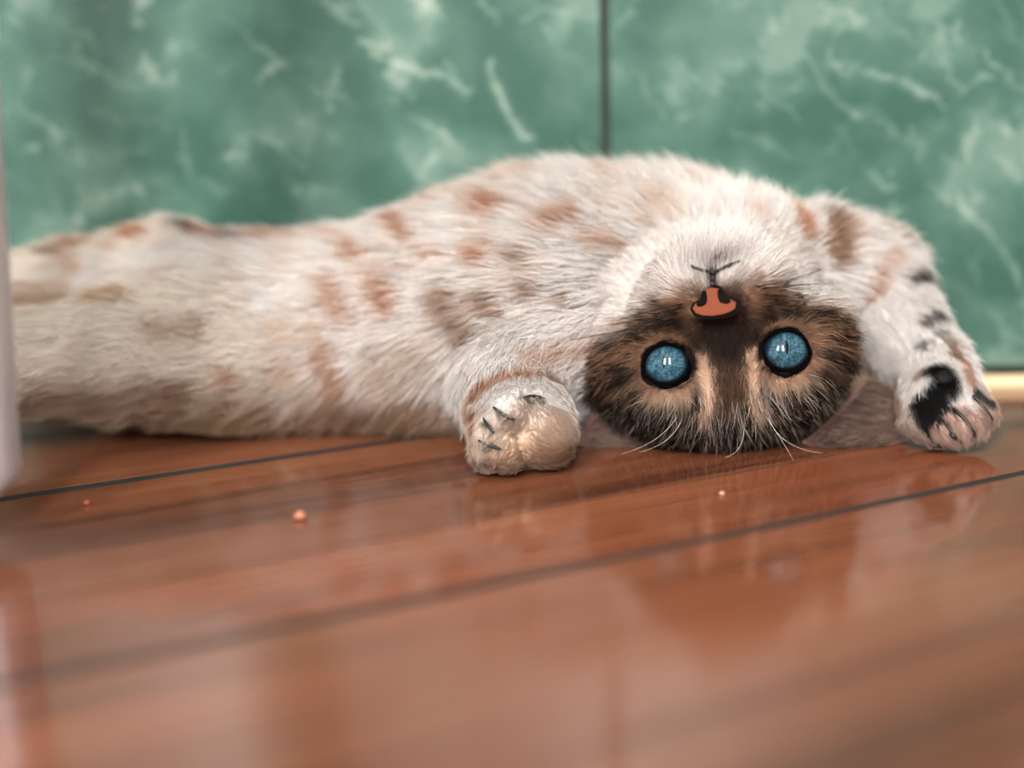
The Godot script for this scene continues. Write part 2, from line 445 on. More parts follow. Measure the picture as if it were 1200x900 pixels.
func materials() -> void:
	M.white = std(Color(0.86, 0.85, 0.84), 0.9)
	M.frame = std(Color(0.85, 0.84, 0.82), 0.45)
	M.grout = std(Color(0.24, 0.26, 0.22), 0.9)
	M.skirt = std(Color(0.80, 0.72, 0.58), 0.7)
	M.panel = std(Color(0.86, 0.83, 0.86), 0.38)
	M.dark = std(Color(0.05, 0.035, 0.03), 0.95)
	M.tiles = []
	M.wood = []
	for k in 2:
		var m := std(Color.WHITE, 0.24)
		m.albedo_texture = marble(k)
		M.tiles.append(m)
	var g := grain()
	for tint in [Color(1, 1, 1), Color(0.93, 0.92, 0.90), Color(1.0, 0.95, 0.92)]:
		var m := std(tint, 1.0, 0.44)
		m.albedo_texture = g[0]
		m.roughness_texture = g[1]
		m.roughness_texture_channel = BaseMaterial3D.TEXTURE_CHANNEL_RED
		m.heightmap_enabled = true
		m.heightmap_texture = g[2]
		m.heightmap_scale = 0.012
		m.uv1_scale = Vector3(1.0 / 0.9, 1.0 / 0.30, 1)
		M.wood.append(m)
	M.skin = std(Color.WHITE, 0.8, 0.2)
	M.skin.vertex_color_use_as_albedo = true
	M.hair = std(Color.WHITE, 0.55, 0.35)
	M.hair.vertex_color_use_as_albedo = true
	M.hair.backlight_enabled = true
	M.hair.backlight = Color(0.9, 0.9, 0.9)

# green marble: cloudy ground, thin wandering veins and pale brush-like streaks
func marble(k: int) -> ImageTexture:
	var w := 640
	var h := 960
	var cloud := FastNoiseLite.new()
	cloud.seed = 11 + k
	cloud.noise_type = FastNoiseLite.TYPE_SIMPLEX_SMOOTH
	cloud.frequency = 0.0095
	cloud.fractal_octaves = 5
	var vein := FastNoiseLite.new()
	vein.seed = 31 + k
	vein.noise_type = FastNoiseLite.TYPE_SIMPLEX
	vein.fractal_type = FastNoiseLite.FRACTAL_RIDGED
	vein.fractal_octaves = 4
	vein.frequency = 0.0085
	vein.domain_warp_enabled = true
	vein.domain_warp_amplitude = 38.0
	vein.domain_warp_frequency = 0.011
	var patch := FastNoiseLite.new()
	patch.seed = 77 + k
	patch.frequency = 0.012
	patch.fractal_octaves = 4
	# streaks: a coverage map, stamped along each stroke
	var cover := PackedFloat32Array()
	cover.resize(w * h)
	for s in MARBLE_STROKES:
		if int(s[0]) != k: continue
		var a := Vector2(s[1], s[2]) * w / 0.30
		var b := Vector2(s[3], s[4]) * w / 0.30
		var r: float = s[5] * w / 0.30
		var steps := int(a.distance_to(b) / 1.5) + 2
		for i in steps:
			var t := float(i) / (steps - 1)
			var p := a.lerp(b, t) + Vector2(patch.get_noise_2d(a.x + t * 120.0, a.y), patch.get_noise_2d(a.x, b.y + t * 120.0)) * r * 2.2
			var rr := r * (0.45 + 0.75 * absf(patch.get_noise_2d(p.x * 2.5, p.y * 2.5 + 300.0)) * 2.0) * (0.4 + 0.6 * sin(PI * clampf(t, 0.06, 0.94)))
			for y in range(maxi(0, int(p.y - 2 * rr)), mini(h, int(p.y + 2 * rr) + 1)):
				for x in range(maxi(0, int(p.x - 2 * rr)), mini(w, int(p.x + 2 * rr) + 1)):
					var d := Vector2(x, y).distance_squared_to(p) / (rr * rr)
					if d < 4.0:
						cover[x + y * w] = maxf(cover[x + y * w], s[6] * exp(-d * 1.1))
	var im := Image.create(w, h, false, Image.FORMAT_RGB8)
	var dark := Color(0.195, 0.325, 0.288)
	var mid := Color(0.295, 0.415, 0.375)
	var pale := Color(0.545, 0.605, 0.56)
	for y in h:
		for x in w:
			var c := clampf(cloud.get_noise_2d(x, y) * 1.3 + 0.5, 0.0, 1.0)
			var p := clampf(patch.get_noise_2d(x, y) * 1.5 + 0.5, 0.0, 1.0)
			var v := smooth(0.40, 0.95, vein.get_noise_2d(x, y)) * p * 0.85
			var st := cover[x + y * w] * (0.35 + 0.65 * p)
			var col := dark.lerp(mid, c).lerp(pale, clampf(v + st + smooth(0.62, 1.0, c) * 0.35 * p, 0.0, 1.0))
			im.set_pixel(x, y, col)
	return ImageTexture.create_from_image(im)

# varnished reddish wood: colour, roughness and relief, long in u
func grain() -> Array:
	var w := 1024
	var h := 512
	var f := FastNoiseLite.new()
	f.seed = 5
	f.frequency = 0.011
	f.fractal_octaves = 4
	var q := FastNoiseLite.new()
	q.seed = 9
	q.frequency = 0.05
	q.fractal_octaves = 3
	var col := Image.create(w, h, false, Image.FORMAT_RGB8)
	var ro := Image.create(w, h, false, Image.FORMAT_RGB8)
	var he := Image.create(w, h, false, Image.FORMAT_RGB8)
	var a := Color(0.25, 0.145, 0.108)
	var b := Color(0.44, 0.262, 0.182)
	var c := Color(0.515, 0.335, 0.235)
	for y in h:
		for x in w:
			# cross-fade the ends so that the picture repeats along the plank
			var t := float(x) / w
			var n1 := lerpf(f.get_noise_2d(x * 0.16, y * 1.1), f.get_noise_2d((x - w) * 0.16, y * 1.1), t)
			var n2 := lerpf(q.get_noise_2d(x * 0.07, y * 2.2), q.get_noise_2d((x - w) * 0.07, y * 2.2), t)
			var n3 := f.get_noise_2d(x * 0.5 + 900.0, y * 0.8)
			var m := clampf(0.52 + n1 * 0.75 + n2 * 0.35, 0.0, 1.0)
			var k := a.lerp(b, smooth(0.0, 0.6, m)).lerp(c, smooth(0.55, 1.0, m) * 0.75)
			col.set_pixel(x, y, k)
			var r := clampf(0.115 + n3 * 0.06 + n2 * 0.03, 0.05, 0.3)
			ro.set_pixel(x, y, Color(r, r, r))
			var hh := clampf(0.5 + n1 * 0.25 + n2 * 0.2 + n3 * 0.25, 0.0, 1.0)
			he.set_pixel(x, y, Color(hh, hh, hh))
	return [ImageTexture.create_from_image(col), ImageTexture.create_from_image(ro), ImageTexture.create_from_image(he)]

# ---------------------------------------------------------------- the room
const YAW := -0.05617
const WALL_Z := -0.08552
const WINDOW := Vector3(-0.42, 1.58, 2.45)
const WIN_GAP := 0.46

func wp(x: float, y: float, z: float) -> Vector3:   # room axes (x along the tiled wall, z out of it) to the world
	return Vector3(0, 0, WALL_Z) + Basis(Vector3.UP, YAW) * Vector3(x, y, z)

func room_box(called: String, c: Vector3, s: Vector3, mat: Material, parent: Node, kind := "structure") -> MeshInstance3D:
	var st := SurfaceTool.new()
	st.begin(Mesh.PRIMITIVE_TRIANGLES)
	chamfer_box(st, Vector3.ZERO, s, minf(0.002, s[s.min_axis_index()] * 0.2))
	var o := part(called, commit(st), mat, parent)
	o.transform = Transform3D(Basis(Vector3.UP, YAW), wp(c.x, c.y, c.z) if parent == self else c)
	if parent == self: tag(o, "", "", "", kind)
	return o

func room() -> void:
	var x0 := -1.7
	var x1 := 1.7
	var zf := 2.45
	var hh := 2.5
	# floor: planks on a dark sub-floor
	var fl := base("floor")
	tag(fl, "glossy reddish brown wooden plank floor with dark gaps between the boards", "floor", "", "structure")
	var corner := [wp(x0, 0, -0.02), wp(x1, 0, -0.02), wp(x1, 0, zf), wp(x0, 0, zf)]
	var outline := PackedVector2Array()
	for p in corner: outline.append(Vector2(p.x, p.z))
	part("subfloor", slab(outline, -0.06, -0.012, 0.001, Vector2.RIGHT, Vector2.ZERO), M.dark, fl)
	var ang := deg_to_rad(28.8)
	var u := Vector2(cos(ang), -sin(ang))
	var v := Vector2(sin(ang), cos(ang))
	var seams: Array = [-0.151, -0.0695, 0.0275, 0.0745]
	var gaps: Array = [0.0010, 0.0029, 0.0005, 0.0020]
	for k in 32:
		seams.append(seams[-1] + 0.083 + 0.012 * sin(k * 2.3))
		gaps.append(0.0006)
	for k in 18:
		seams.insert(0, seams[0] - 0.083 - 0.012 * sin(k * 1.7))
		gaps.insert(0, 0.0011)
	for k in seams.size() - 1:
		var d0: float = seams[k] + gaps[k]
		var fill := PackedVector2Array([v * (d0 - 2 * gaps[k]) - u * 4.0, v * (d0 - 2 * gaps[k]) + u * 4.0, v * d0 + u * 4.0, v * d0 - u * 4.0])
		for piece in Geometry2D.intersect_polygons(fill, outline):
			part("joint_dirt", slab(piece, -0.012, -0.0001, 0.00003, u, Vector2.ZERO), M.dark, fl)
		var d1: float = seams[k + 1] - gaps[k + 1]
		var strip := PackedVector2Array([v * d0 - u * 4.0, v * d0 + u * 4.0, v * d1 + u * 4.0, v * d1 - u * 4.0])
		for piece in Geometry2D.intersect_polygons(strip, outline):
			if piece.size() < 3: continue
			var o := part("plank", slab(piece, -0.012, 0.0, 0.00008, u, Vector2(k * 0.377, k * 0.117)), M.wood[k % 3], fl)
	# tiled wall
	var wb := base("wall_back", Vector3(0, 0, WALL_Z))
	wb.rotation.y = YAW
	tag(wb, "wall of green marbled tiles behind the kitten with a dark upright joint", "wall", "", "structure")
	var st := SurfaceTool.new()
	st.begin(Mesh.PRIMITIVE_TRIANGLES)
	chamfer_box(st, Vector3(0, hh / 2, -0.06), Vector3(x1 - x0 + 0.2, hh, 0.107), 0.001)
	part("grout_bed", commit(st), M.grout, wb)
	var tw := 0.30
	var th := 0.45
	var joint := 0.0026
	var mesh := tile_mesh(tw - joint, th - joint, 0.0075)
	var col0 := -0.03159
	for i in range(-5, 6):
		for j in 6:
			var cx: float = col0 + (i + 0.5) * tw
			var cy: float = 0.006 + (j + 0.5) * th
			if cx - tw / 2 < x0 - 0.05 or cx + tw / 2 > x1 + 0.05 or cy + th / 2 > hh + 0.25: continue
			var o := part("tile", mesh, M.tiles[posmod(i, 2)], wb)
			o.position = Vector3(cx, cy, -0.0075)
			if j > 0: o.rotation.z = PI * ((i + j) % 2)
	# mortar lip along the foot of the wall
	var lip := PackedVector3Array()
	var lr := PackedFloat32Array()
	for i in 61:
		var x := lerpf(x0, x1, i / 60.0)
		lip.append(Vector3(x, 0.0012, 0.0012))
		lr.append(0.0042 + 0.0007 * sin(i * 1.9) + 0.0005 * sin(i * 5.1))
	var bb := part("baseboard_back", tube(lip, lr, 8), M.skirt, self)
	bb.transform = Transform3D(Basis(Vector3.UP, YAW), Vector3(0, 0, WALL_Z))
	tag(bb, "pale yellowish mortar lip between tiled wall and floor", "trim", "", "structure")
	# plain white shell
	var wx := x1 - x0
	tag(room_box("wall_left", Vector3(x0 - 0.05, hh / 2, zf / 2), Vector3(0.1, hh, zf + 0.3), M.white, self), "plain white left wall of the room", "wall")
	tag(room_box("wall_right", Vector3(x1 + 0.05, hh / 2, zf / 2), Vector3(0.1, hh, zf + 0.3), M.white, self), "plain white right wall of the room", "wall")
	tag(room_box("ceiling", Vector3(0, hh + 0.05, zf / 2), Vector3(wx + 0.2, 0.1, zf + 0.4), M.white, self), "plain white ceiling", "ceiling")
	# front wall with the window opening
	var wc := WINDOW
	var half := 0.78
	var hw := 0.72
	var fw := base("wall_front", Vector3(0, 0, 0))
	tag(fw, "white wall behind the camera around the window", "wall", "", "structure")
	var rects := [[x0, wc.x - hw, 0.0, hh], [wc.x + hw, x1, 0.0, hh], [wc.x - hw, wc.x + hw, 0.0, wc.y - half], [wc.x - hw, wc.x + hw, wc.y + half, hh]]
	for r in rects:
		var s2 := SurfaceTool.new()
		s2.begin(Mesh.PRIMITIVE_TRIANGLES)
		chamfer_box(s2, Vector3.ZERO, Vector3(r[1] - r[0], r[3] - r[2], 0.12), 0.001)
		var o := part("wall_piece", commit(s2), M.white, fw)
		o.transform = Transform3D(Basis(Vector3.UP, YAW), wp((r[0] + r[1]) / 2, (r[2] + r[3]) / 2, zf + 0.06))
	var wn := base("window_1", wp(wc.x, wc.y, zf + 0.05))
	wn.rotation.y = YAW
	tag(wn, "white framed window full of daylight behind the camera", "window", "", "structure")
	var glow := std(Color(0.9, 0.9, 0.9), 0.5)
	glow.emission_enabled = true
	glow.emission = Color(1.0, 0.975, 0.95)
	glow.emission_energy_multiplier = 4.0
	for sx in [-1.0, 1.0]:
		var s3 := SurfaceTool.new()
		s3.begin(Mesh.PRIMITIVE_TRIANGLES)
		chamfer_box(s3, Vector3(sx * WIN_GAP, 0, 0), Vector3(0.46, half * 2 - 0.1, 0.006), 0.001)
		part("lit_window_pane", commit(s3), glow, wn)
	for b in [[Vector3(0, half - 0.04, 0), Vector3(hw * 2, 0.08, 0.05)], [Vector3(0, -half + 0.04, 0), Vector3(hw * 2, 0.08, 0.05)], [Vector3(-hw + 0.035, 0, 0), Vector3(0.07, half * 2 - 0.16, 0.05)], [Vector3(hw - 0.035, 0, 0), Vector3(0.07, half * 2 - 0.16, 0.05)], [Vector3(0, 0, 0.004), Vector3(0.48, half * 2 - 0.16, 0.06)]]:
		var s4 := SurfaceTool.new()
		s4.begin(Mesh.PRIMITIVE_TRIANGLES)
		chamfer_box(s4, b[0], b[1], 0.003)
		part("frame_bar", commit(s4), M.frame, wn)

func tile_mesh(w: float, h: float, d: float) -> ArrayMesh:
	var st := SurfaceTool.new()
	st.begin(Mesh.PRIMITIVE_TRIANGLES)
	st.set_smooth_group(-1)
	var e := 0.0009
	var P := func(x: float, y: float, z: float) -> void:
		st.set_uv(Vector2(0.5 + x / w, 0.5 - y / h))
		st.add_vertex(Vector3(x, y, z))
	var a := Vector2(w / 2, h / 2)
	var sg := [Vector2(-1, -1), Vector2(1, -1), Vector2(1, 1), Vector2(-1, 1)]
	var ring := func(k: int) -> Vector3:
		var i := k % 4
		var lvl := k / 4
		var s: Vector2 = sg[i]
		var q: Vector2 = s * (a - Vector2(e, e)) if lvl == 0 else s * a
		return Vector3(q.x, q.y, [d, d - e, 0.0][lvl])
	var T := func(p: Vector3, q: Vector3, r: Vector3, n: Vector3) -> void:
		var l := [p, q, r] if (r - p).cross(q - p).dot(n) >= 0.0 else [p, r, q]
		for x in l: P.call(x.x, x.y, x.z)
	T.call(ring.call(0), ring.call(1), ring.call(2), Vector3.BACK)
	T.call(ring.call(0), ring.call(2), ring.call(3), Vector3.BACK)
	for lvl in 2:
		for i in 4:
			var j := (i + 1) % 4
			var n2: Vector2 = sg[i] + sg[j]
			var n := Vector3(n2.x, n2.y, 1.0 if lvl == 0 else 0.0)
			T.call(ring.call(i + 4 * lvl), ring.call(j + 4 * lvl), ring.call(j + 4 * lvl + 4), n)
			T.call(ring.call(i + 4 * lvl), ring.call(j + 4 * lvl + 4), ring.call(i + 4 * lvl + 4), n)
	return commit(st)

func furniture() -> void:
	# an upright white post at the left, its lower edge a little above the floor on a small foot
	var t := base("white_post", Vector3(-0.20101, 0.00000, 0.07800))
	tag(t, "pale white upright post at the far left edge, rounded end just off the floor", "post")
	t.rotation = Vector3(0, deg_to_rad(-4.0), deg_to_rad(-2.32))
	var st := SurfaceTool.new()
	st.begin(Mesh.PRIMITIVE_TRIANGLES)
	st.set_smooth_group(0)
	# rounded outline in the plane facing the room, extruded with soft edges
	var w := 0.034
	var h := 0.62
	var lift := 0.0095
	var r := 0.008
	var th := 0.022
	var loop := PackedVector2Array()
	for c in [[Vector2(-r, lift + r), -90.0], [Vector2(-r, h - r), 0.0], [Vector2(-w + r, h - r), 90.0], [Vector2(-w + r, lift + r), 180.0]]:
		for k in 7:
			var a := deg_to_rad(c[1] + 15.0 * k)
			loop.append(c[0] + Vector2(cos(a), sin(a)) * r)
	var mid := Vector2(-w / 2, h / 2)
	var n := loop.size()
	var prof := []
	for k in 7:
		var a := deg_to_rad(-90.0 + 30.0 * k)
		prof.append(Vector2(0.003 * (1.0 - cos(a)), th / 2 * sin(a) if absf(sin(a)) > 0.99 else (th / 2 - 0.003) * signf(sin(a)) + 0.003 * sin(a)))
	var at := func(i: int, k: int) -> Vector3:
		var p := loop[i % n]
		var a2 := loop[(i + n - 1) % n]
		var b2 := loop[(i + 1) % n]
		var nn := (b2 - a2).orthogonal().normalized()
		if nn.dot(mid - p) < 0.0: nn = -nn
		var q: Vector2 = p + nn * prof[k].x
		return Vector3(q.x, q.y, prof[k].y)
	for i in n:
		for k in 6:
			var p: Vector3 = at.call(i, k)
			quad(st, p, at.call(i + 1, k), at.call(i + 1, k + 1), at.call(i, k + 1), Vector3(p.x - mid.x, (p.y - mid.y), 0).normalized() * 0.6 + Vector3(0, 0, signf(k - 2.5)))
	st.set_smooth_group(-1)
	for i in range(1, n - 1):
		tri(st, at.call(0, 0), at.call(i, 0), at.call(i + 1, 0), Vector3.FORWARD)
		tri(st, at.call(0, 6), at.call(i, 6), at.call(i + 1, 6), Vector3.BACK)
	part("board", commit(st), M.panel, t)
	for x in [-0.022]:
		var s2 := SurfaceTool.new()
		s2.begin(Mesh.PRIMITIVE_TRIANGLES)
		chamfer_box(s2, Vector3(x, lift / 2 + 0.001, 0), Vector3(0.016, lift + 0.002, 0.014), 0.001)
		part("foot", commit(s2), M.frame, t)

# ---------------------------------------------------------------- the cat
var G := 0.002
var O := Vector3.ZERO
var NX := 0
var NY := 0
var NZ := 0
var F := PackedFloat32Array()
var VP := PackedVector3Array()
var VN := PackedVector3Array()
var VC := PackedColorArray()
var VF := PackedVector3Array()   # hair direction
var VH := PackedFloat32Array()   # hair length
var VL := PackedFloat32Array()   # hair lift (sine)
var VR := PackedInt32Array()     # region, 8 = head
var TI := PackedInt32Array()
var PAL: Array[Color] = [Color(0.745, 0.51, 0.37), Color(0.60, 0.45, 0.35), Color(0.20, 0.17, 0.155), Color(0.78, 0.63, 0.48), Color(0.05, 0.05, 0.055), Color(0.66, 0.53, 0.485), Color(0.70, 0.58, 0.47)]
var spotted: Array = []
var noise := FastNoiseLite.new()

func field() -> void:
	var lo := Vector3(1, 1, 1)
	var hi := -lo
	for b in BONES:
		var r: float = maxf(b[3], b[7]) * 0.001 + 0.006
		for p in [Vector3(b[0], b[1], b[2]) * 0.001, Vector3(b[4], b[5], b[6]) * 0.001]:
			lo = lo.min(p - Vector3(r, r, r))
			hi = hi.max(p + Vector3(r, r, r))
	lo = lo.min(EYE_MID - Vector3(0.05, 0.045, 0.07))
	hi = hi.max(EYE_MID + Vector3(0.05, 0.05, 0.03))
	lo.x = maxf(lo.x, -0.262)
	O = lo
	NX = int((hi.x - lo.x) / G) + 2
	NY = int((hi.y - lo.y) / G) + 2
	NZ = int((hi.z - lo.z) / G) + 2
	F.resize(NX * NY * NZ)
	F.fill(0.03)
	for i in BONES.size():
		if i == HEAD_AT:
			for l in LUMPS: add_lump(l)
		add_bone(BONES[i])
	# eye sockets
	for s in [-1.0, 1.0]:
		carve_ball(hd(17.0 * s, 0.0, -8.6), 0.0090)

func span(c0: Vector3, c1: Vector3) -> Array:
	var a := ((c0 - O) / G).floor()
	var b := ((c1 - O) / G).ceil()
	return [clampi(int(a.x), 0, NX - 1), clampi(int(b.x), 0, NX - 1), clampi(int(a.y), 0, NY - 1), clampi(int(b.y), 0, NY - 1), clampi(int(a.z), 0, NZ - 1), clampi(int(b.z), 0, NZ - 1)]

func add_bone(row: Array) -> void:
	var a := Vector3(row[0], row[1], row[2]) * 0.001
	var ra: float = row[3] * 0.001
	var b := Vector3(row[4], row[5], row[6]) * 0.001
	var rb: float = row[7] * 0.001
	var k: float = row[8] * 0.001
	var m := maxf(ra, rb) + 0.012
	var s := span(a.min(b) - Vector3(m, m, m), a.max(b) + Vector3(m, m, m))
	var ab := b - a
	var inv := 1.0 / maxf(ab.length_squared(), 1e-9)
	for z in range(s[4], s[5] + 1):
		for y in range(s[2], s[3] + 1):
			var p := O + Vector3(s[0], y, z) * G - a
			var at: int = s[0] + NX * (y + NY * z)
			for x in range(s[0], s[1] + 1):
				var h := clampf(p.dot(ab) * inv, 0.0, 1.0)
				var d := (p - ab * h).length() - (ra + (rb - ra) * h)
				var o := F[at]
				var e := k - absf(o - d)
				F[at] = (minf(o, d) - e * e / k * 0.25) if e > 0.0 else minf(o, d)
				at += 1
				p.x += G

func add_lump(l: Array) -> void:
	var c := hd(l[0], l[1], l[2])
	var r := Vector3(l[3], l[4], l[5]) * 0.001
	var k: float = l[6] * 0.001
	var m: float = r[r.max_axis_index()] + 0.010
	var s := span(c - Vector3(m, m, m), c + Vector3(m, m, m))
	var ir := Vector3(1 / r.x, 1 / r.y, 1 / r.z)
	var ir2 := ir * ir
	for z in range(s[4], s[5] + 1):
		for y in range(s[2], s[3] + 1):
			for x in range(s[0], s[1] + 1):
				var p := O + Vector3(x, y, z) * G - c
				var q := Vector3(p.dot(HU), p.dot(HV), p.dot(HW))
				var k0 := (q * ir).length()
				var d := k0 * (k0 - 1.0) / ((q * ir2).length() + 1e-6)
				var at := x + NX * (y + NY * z)
				var o := F[at]
				var e := k - absf(o - d)
				F[at] = (minf(o, d) - e * e / k * 0.25) if e > 0.0 else minf(o, d)

func carve_ball(c: Vector3, r: float) -> void:
	var s := span(c - Vector3(r, r, r) * 1.5, c + Vector3(r, r, r) * 1.5)
	for z in range(s[4], s[5] + 1):
		for y in range(s[2], s[3] + 1):
			for x in range(s[0], s[1] + 1):
				var at := x + NX * (y + NY * z)
				F[at] = maxf(F[at], r - (O + Vector3(x, y, z) * G - c).length())

func nets() -> void:
	var id := PackedInt32Array()
	id.resize(NX * NY * NZ)
	id.fill(-1)
	var sx := 1
	var sy := NX
	var sz := NX * NY
	var corner := [0, sx, sy, sx + sy, sz, sx + sz, sy + sz, sx + sy + sz]
	var cpos := [Vector3(0, 0, 0), Vector3(1, 0, 0), Vector3(0, 1, 0), Vector3(1, 1, 0), Vector3(0, 0, 1), Vector3(1, 0, 1), Vector3(0, 1, 1), Vector3(1, 1, 1)]
	var edge := [[0, 1], [2, 3], [4, 5], [6, 7], [0, 2], [1, 3], [4, 6], [5, 7], [0, 4], [1, 5], [2, 6], [3, 7]]
	var far := G * 1.9
	for z in NZ - 1:
		for y in NY - 1:
			var at := NX * (y + NY * z)
			for x in NX - 1:
				var f0 := F[at]
				if f0 < far and f0 > -far:
					var neg := 0
					for c in 8:
						if F[at + corner[c]] < 0.0: neg += 1
					if neg > 0 and neg < 8:
						var sum := Vector3.ZERO
						var n := 0
						for e in edge:
							var a := F[at + corner[e[0]]]
							var b := F[at + corner[e[1]]]
							if (a < 0.0) != (b < 0.0):
								sum += cpos[e[0]].lerp(cpos[e[1]], a / (a - b))
								n += 1
						id[at] = VP.size()
						VP.append(O + (Vector3(x, y, z) + sum / n) * G)
				at += 1
	for z in range(1, NZ - 1):
		for y in range(1, NY - 1):
			var at := 1 + NX * (y + NY * z)
			for x in range(1, NX - 1):
				var f0 := F[at]
				if f0 < far and f0 > -far:
					var i0 := f0 < 0.0
					if i0 != (F[at + sx] < 0.0): face4(id[at - sy - sz], id[at - sz], id[at], id[at - sy], i0)
					if i0 != (F[at + sy] < 0.0): face4(id[at - sz - sx], id[at - sx], id[at], id[at - sz], i0)
					if i0 != (F[at + sz] < 0.0): face4(id[at - sx - sy], id[at - sy], id[at], id[at - sx], i0)
				at += 1

func face4(a: int, b: int, c: int, d: int, inside: bool) -> void:
	if a < 0 or b < 0 or c < 0 or d < 0: return
	if inside: TI.append_array(PackedInt32Array([a, c, b, a, d, c]))
	else: TI.append_array(PackedInt32Array([a, b, c, a, c, d]))

func normals() -> void:
	VN.resize(VP.size())
	for i in range(0, TI.size(), 3):
		var n := (VP[TI[i + 2]] - VP[TI[i]]).cross(VP[TI[i + 1]] - VP[TI[i]])
		for k in 3: VN[TI[i + k]] += n
	for i in VP.size(): VN[i] = VN[i].normalized()

# colour of the face at (u, v) mm in head axes; u is mirrored for the pattern, v grows towards the forehead
func face_color(u: float, v: float, w: float) -> Color:
	var au := absf(u)
	var n := noise.get_noise_2d(u * 9.0, v * 9.0)
	var n2 := noise.get_noise_2d(u * 3.0 + 70.0, v * 3.0)
	# grizzled brown ground, greyer and darker towards the crown and the sides
	var c := Color(0.52, 0.40, 0.315).lerp(Color(0.265, 0.235, 0.22), smooth(3.0, 17.0, v + au * 0.14 + n2 * 4.0))
	c = c.lerp(Color(0.68, 0.53, 0.41), 0.55 * smooth(-4.0, -12.0, v) * smooth(10.0, 20.0, au))
	# ticked streaks that run outwards over the cheeks
	var ray := atan2(v + 17.0, au)
	var st := noise.get_noise_2d(ray * 210.0 + signf(u) * 300.0, Vector2(au, v + 17.0).length() * 3.0)
	c = c.lerp(Color(0.14, 0.10, 0.08), smooth(0.0, 0.22, st) * 0.9 * smooth(8.0, 14.0, au) * smooth(-24.0, -16.0, v))
	# dark band above the whisker pads to under the eye
	c = c.lerp(Color(0.12, 0.085, 0.07), 0.92 * bump(v + 11.5 + (au - 16.0) * -0.10, 2.6) * smooth(7.0, 12.0, au) * smooth(32.0, 22.0, au) * clampf(0.75 + n * 1.2, 0, 1))
	# bridge of the nose and stripe between the eyes
	c = c.lerp(Color(0.33, 0.255, 0.205), 0.75 * bump(au, 5.5) * smooth(14.0, 4.0, v))
	c = c.lerp(Color(0.13, 0.085, 0.065), 0.93 * smooth(8.5, 5.0, au + maxf(v + 4.0, 0.0) * 0.5) * smooth(2.0, -5.0, v) * smooth(-19.5, -16.5, v))
	c = c.lerp(Color(0.07, 0.05, 0.045), 0.95 * bump(au - 9.0 - (v + 6.0) * 0.2, 2.2) * bump(v + 5.5, 5.0))
	# pale wedges at the inner corners of the eyes, spreading up the brow
	var pw := bump(au - 7.4 - (v - 2.0) * 0.08, 2.4) * smooth(-7.0, -1.0, v) * smooth(19.0, 9.0, v)
	c = c.lerp(Color(0.92, 0.79, 0.69), clampf(pw * 1.6, 0, 1))
	c = c.lerp(Color(0.86, 0.74, 0.64), 0.85 * bump(v - 8.6 - absf(au - 16.5) * -0.10, 1.7) * smooth(9.0, 11.0, au) * smooth(28.0, 20.0, au))
	# pale skin-coloured ring round each eye
	var er := Vector2((au - 17.5) / 6.9, (v + 0.5) / 6.2).length()
	c = c.lerp(Color(0.78, 0.62, 0.51), 0.8 * bump(er - 1.28, 0.16) * smooth(-1.0, 3.0, au - 10.0))
	c = c.lerp(Color(0.10, 0.075, 0.065), smooth(1.14, 1.02, er))
	# forehead stripes
	for q in [[0.0, 1.0, 15.0], [3.9, 1.3, 10.0], [10.6, 1.7, 6.5], [18.0, 2.3, 12.5], [25.0, 2.2, 11.0]]:
		c = c.lerp(Color(0.075, 0.06, 0.055), 1.0 * bump(au - q[0] - (v - 14.0) * 0.10 + n2 * 0.8, q[1]) * smooth(q[2] - 2.0, q[2] + 2.5, v) * clampf(0.85 + n, 0, 1))
	c = c.lerp(Color(0.12, 0.095, 0.085), 0.9 * smooth(14.0, 22.0, v) * smooth(24.0, 9.0, au))
	# line out from the outer corner of each eye
	c = c.lerp(Color(0.10, 0.075, 0.065), 0.95 * bump(v - 1.0 - (au - 30.0) * 0.16, 1.3) * smooth(25.0, 29.0, au) * smooth(40.0, 36.0, au))
	# white of muzzle, chin and lower cheeks
	var edge := -21.5 + 0.42 * maxf(au - 10.0, 0.0) + n2 * 2.0
	c = c.lerp(Color(0.91, 0.885, 0.87), smooth(edge + 3.2, edge - 2.2, v))
	c = c.lerp(Color(0.80, 0.60, 0.46), 0.55 * bump(au - 11.0, 5.0) * bump(v + 17.5, 3.0))
	# whisker spots
	for q in [[10.5, -17.2], [13.5, -16.2], [16.8, -15.6], [11.8, -14.2], [15.2, -13.2], [19.5, -14.5], [20.5, -17.0], [16.5, -18.4]]:
		c = c.lerp(Color(0.15, 0.11, 0.09), 0.85 * bump(Vector2(au - q[0], v - q[1]).length(), 0.95))
	# pinkish chin, dark lips
	c = c.lerp(Color(0.64, 0.48, 0.47), 0.9 * bump(u - 1.5, 7.5) * bump(v + 29.0, 2.6))
	c = c.lerp(Color(0.15, 0.11, 0.11), 0.9 * bump(u - 2.0, 1.1) * smooth(-19.0, -20.5, v) * smooth(-25.5, -24.0, v))
	var lip := -26.6 - bump(u - 1.7, 2.5) * 0.5 - absf(u - 1.5) * 0.10
	c = c.lerp(Color(0.17, 0.12, 0.12), 0.95 * bump(v - lip, 1.25) * smooth(10.4, 8.4, absf(u - 1.5)))
	c = c.lerp(Color(0.28, 0.20, 0.20), 0.7 * bump(v - lip + 1.6, 1.7) * smooth(7.0, 3.0, au))
	return c

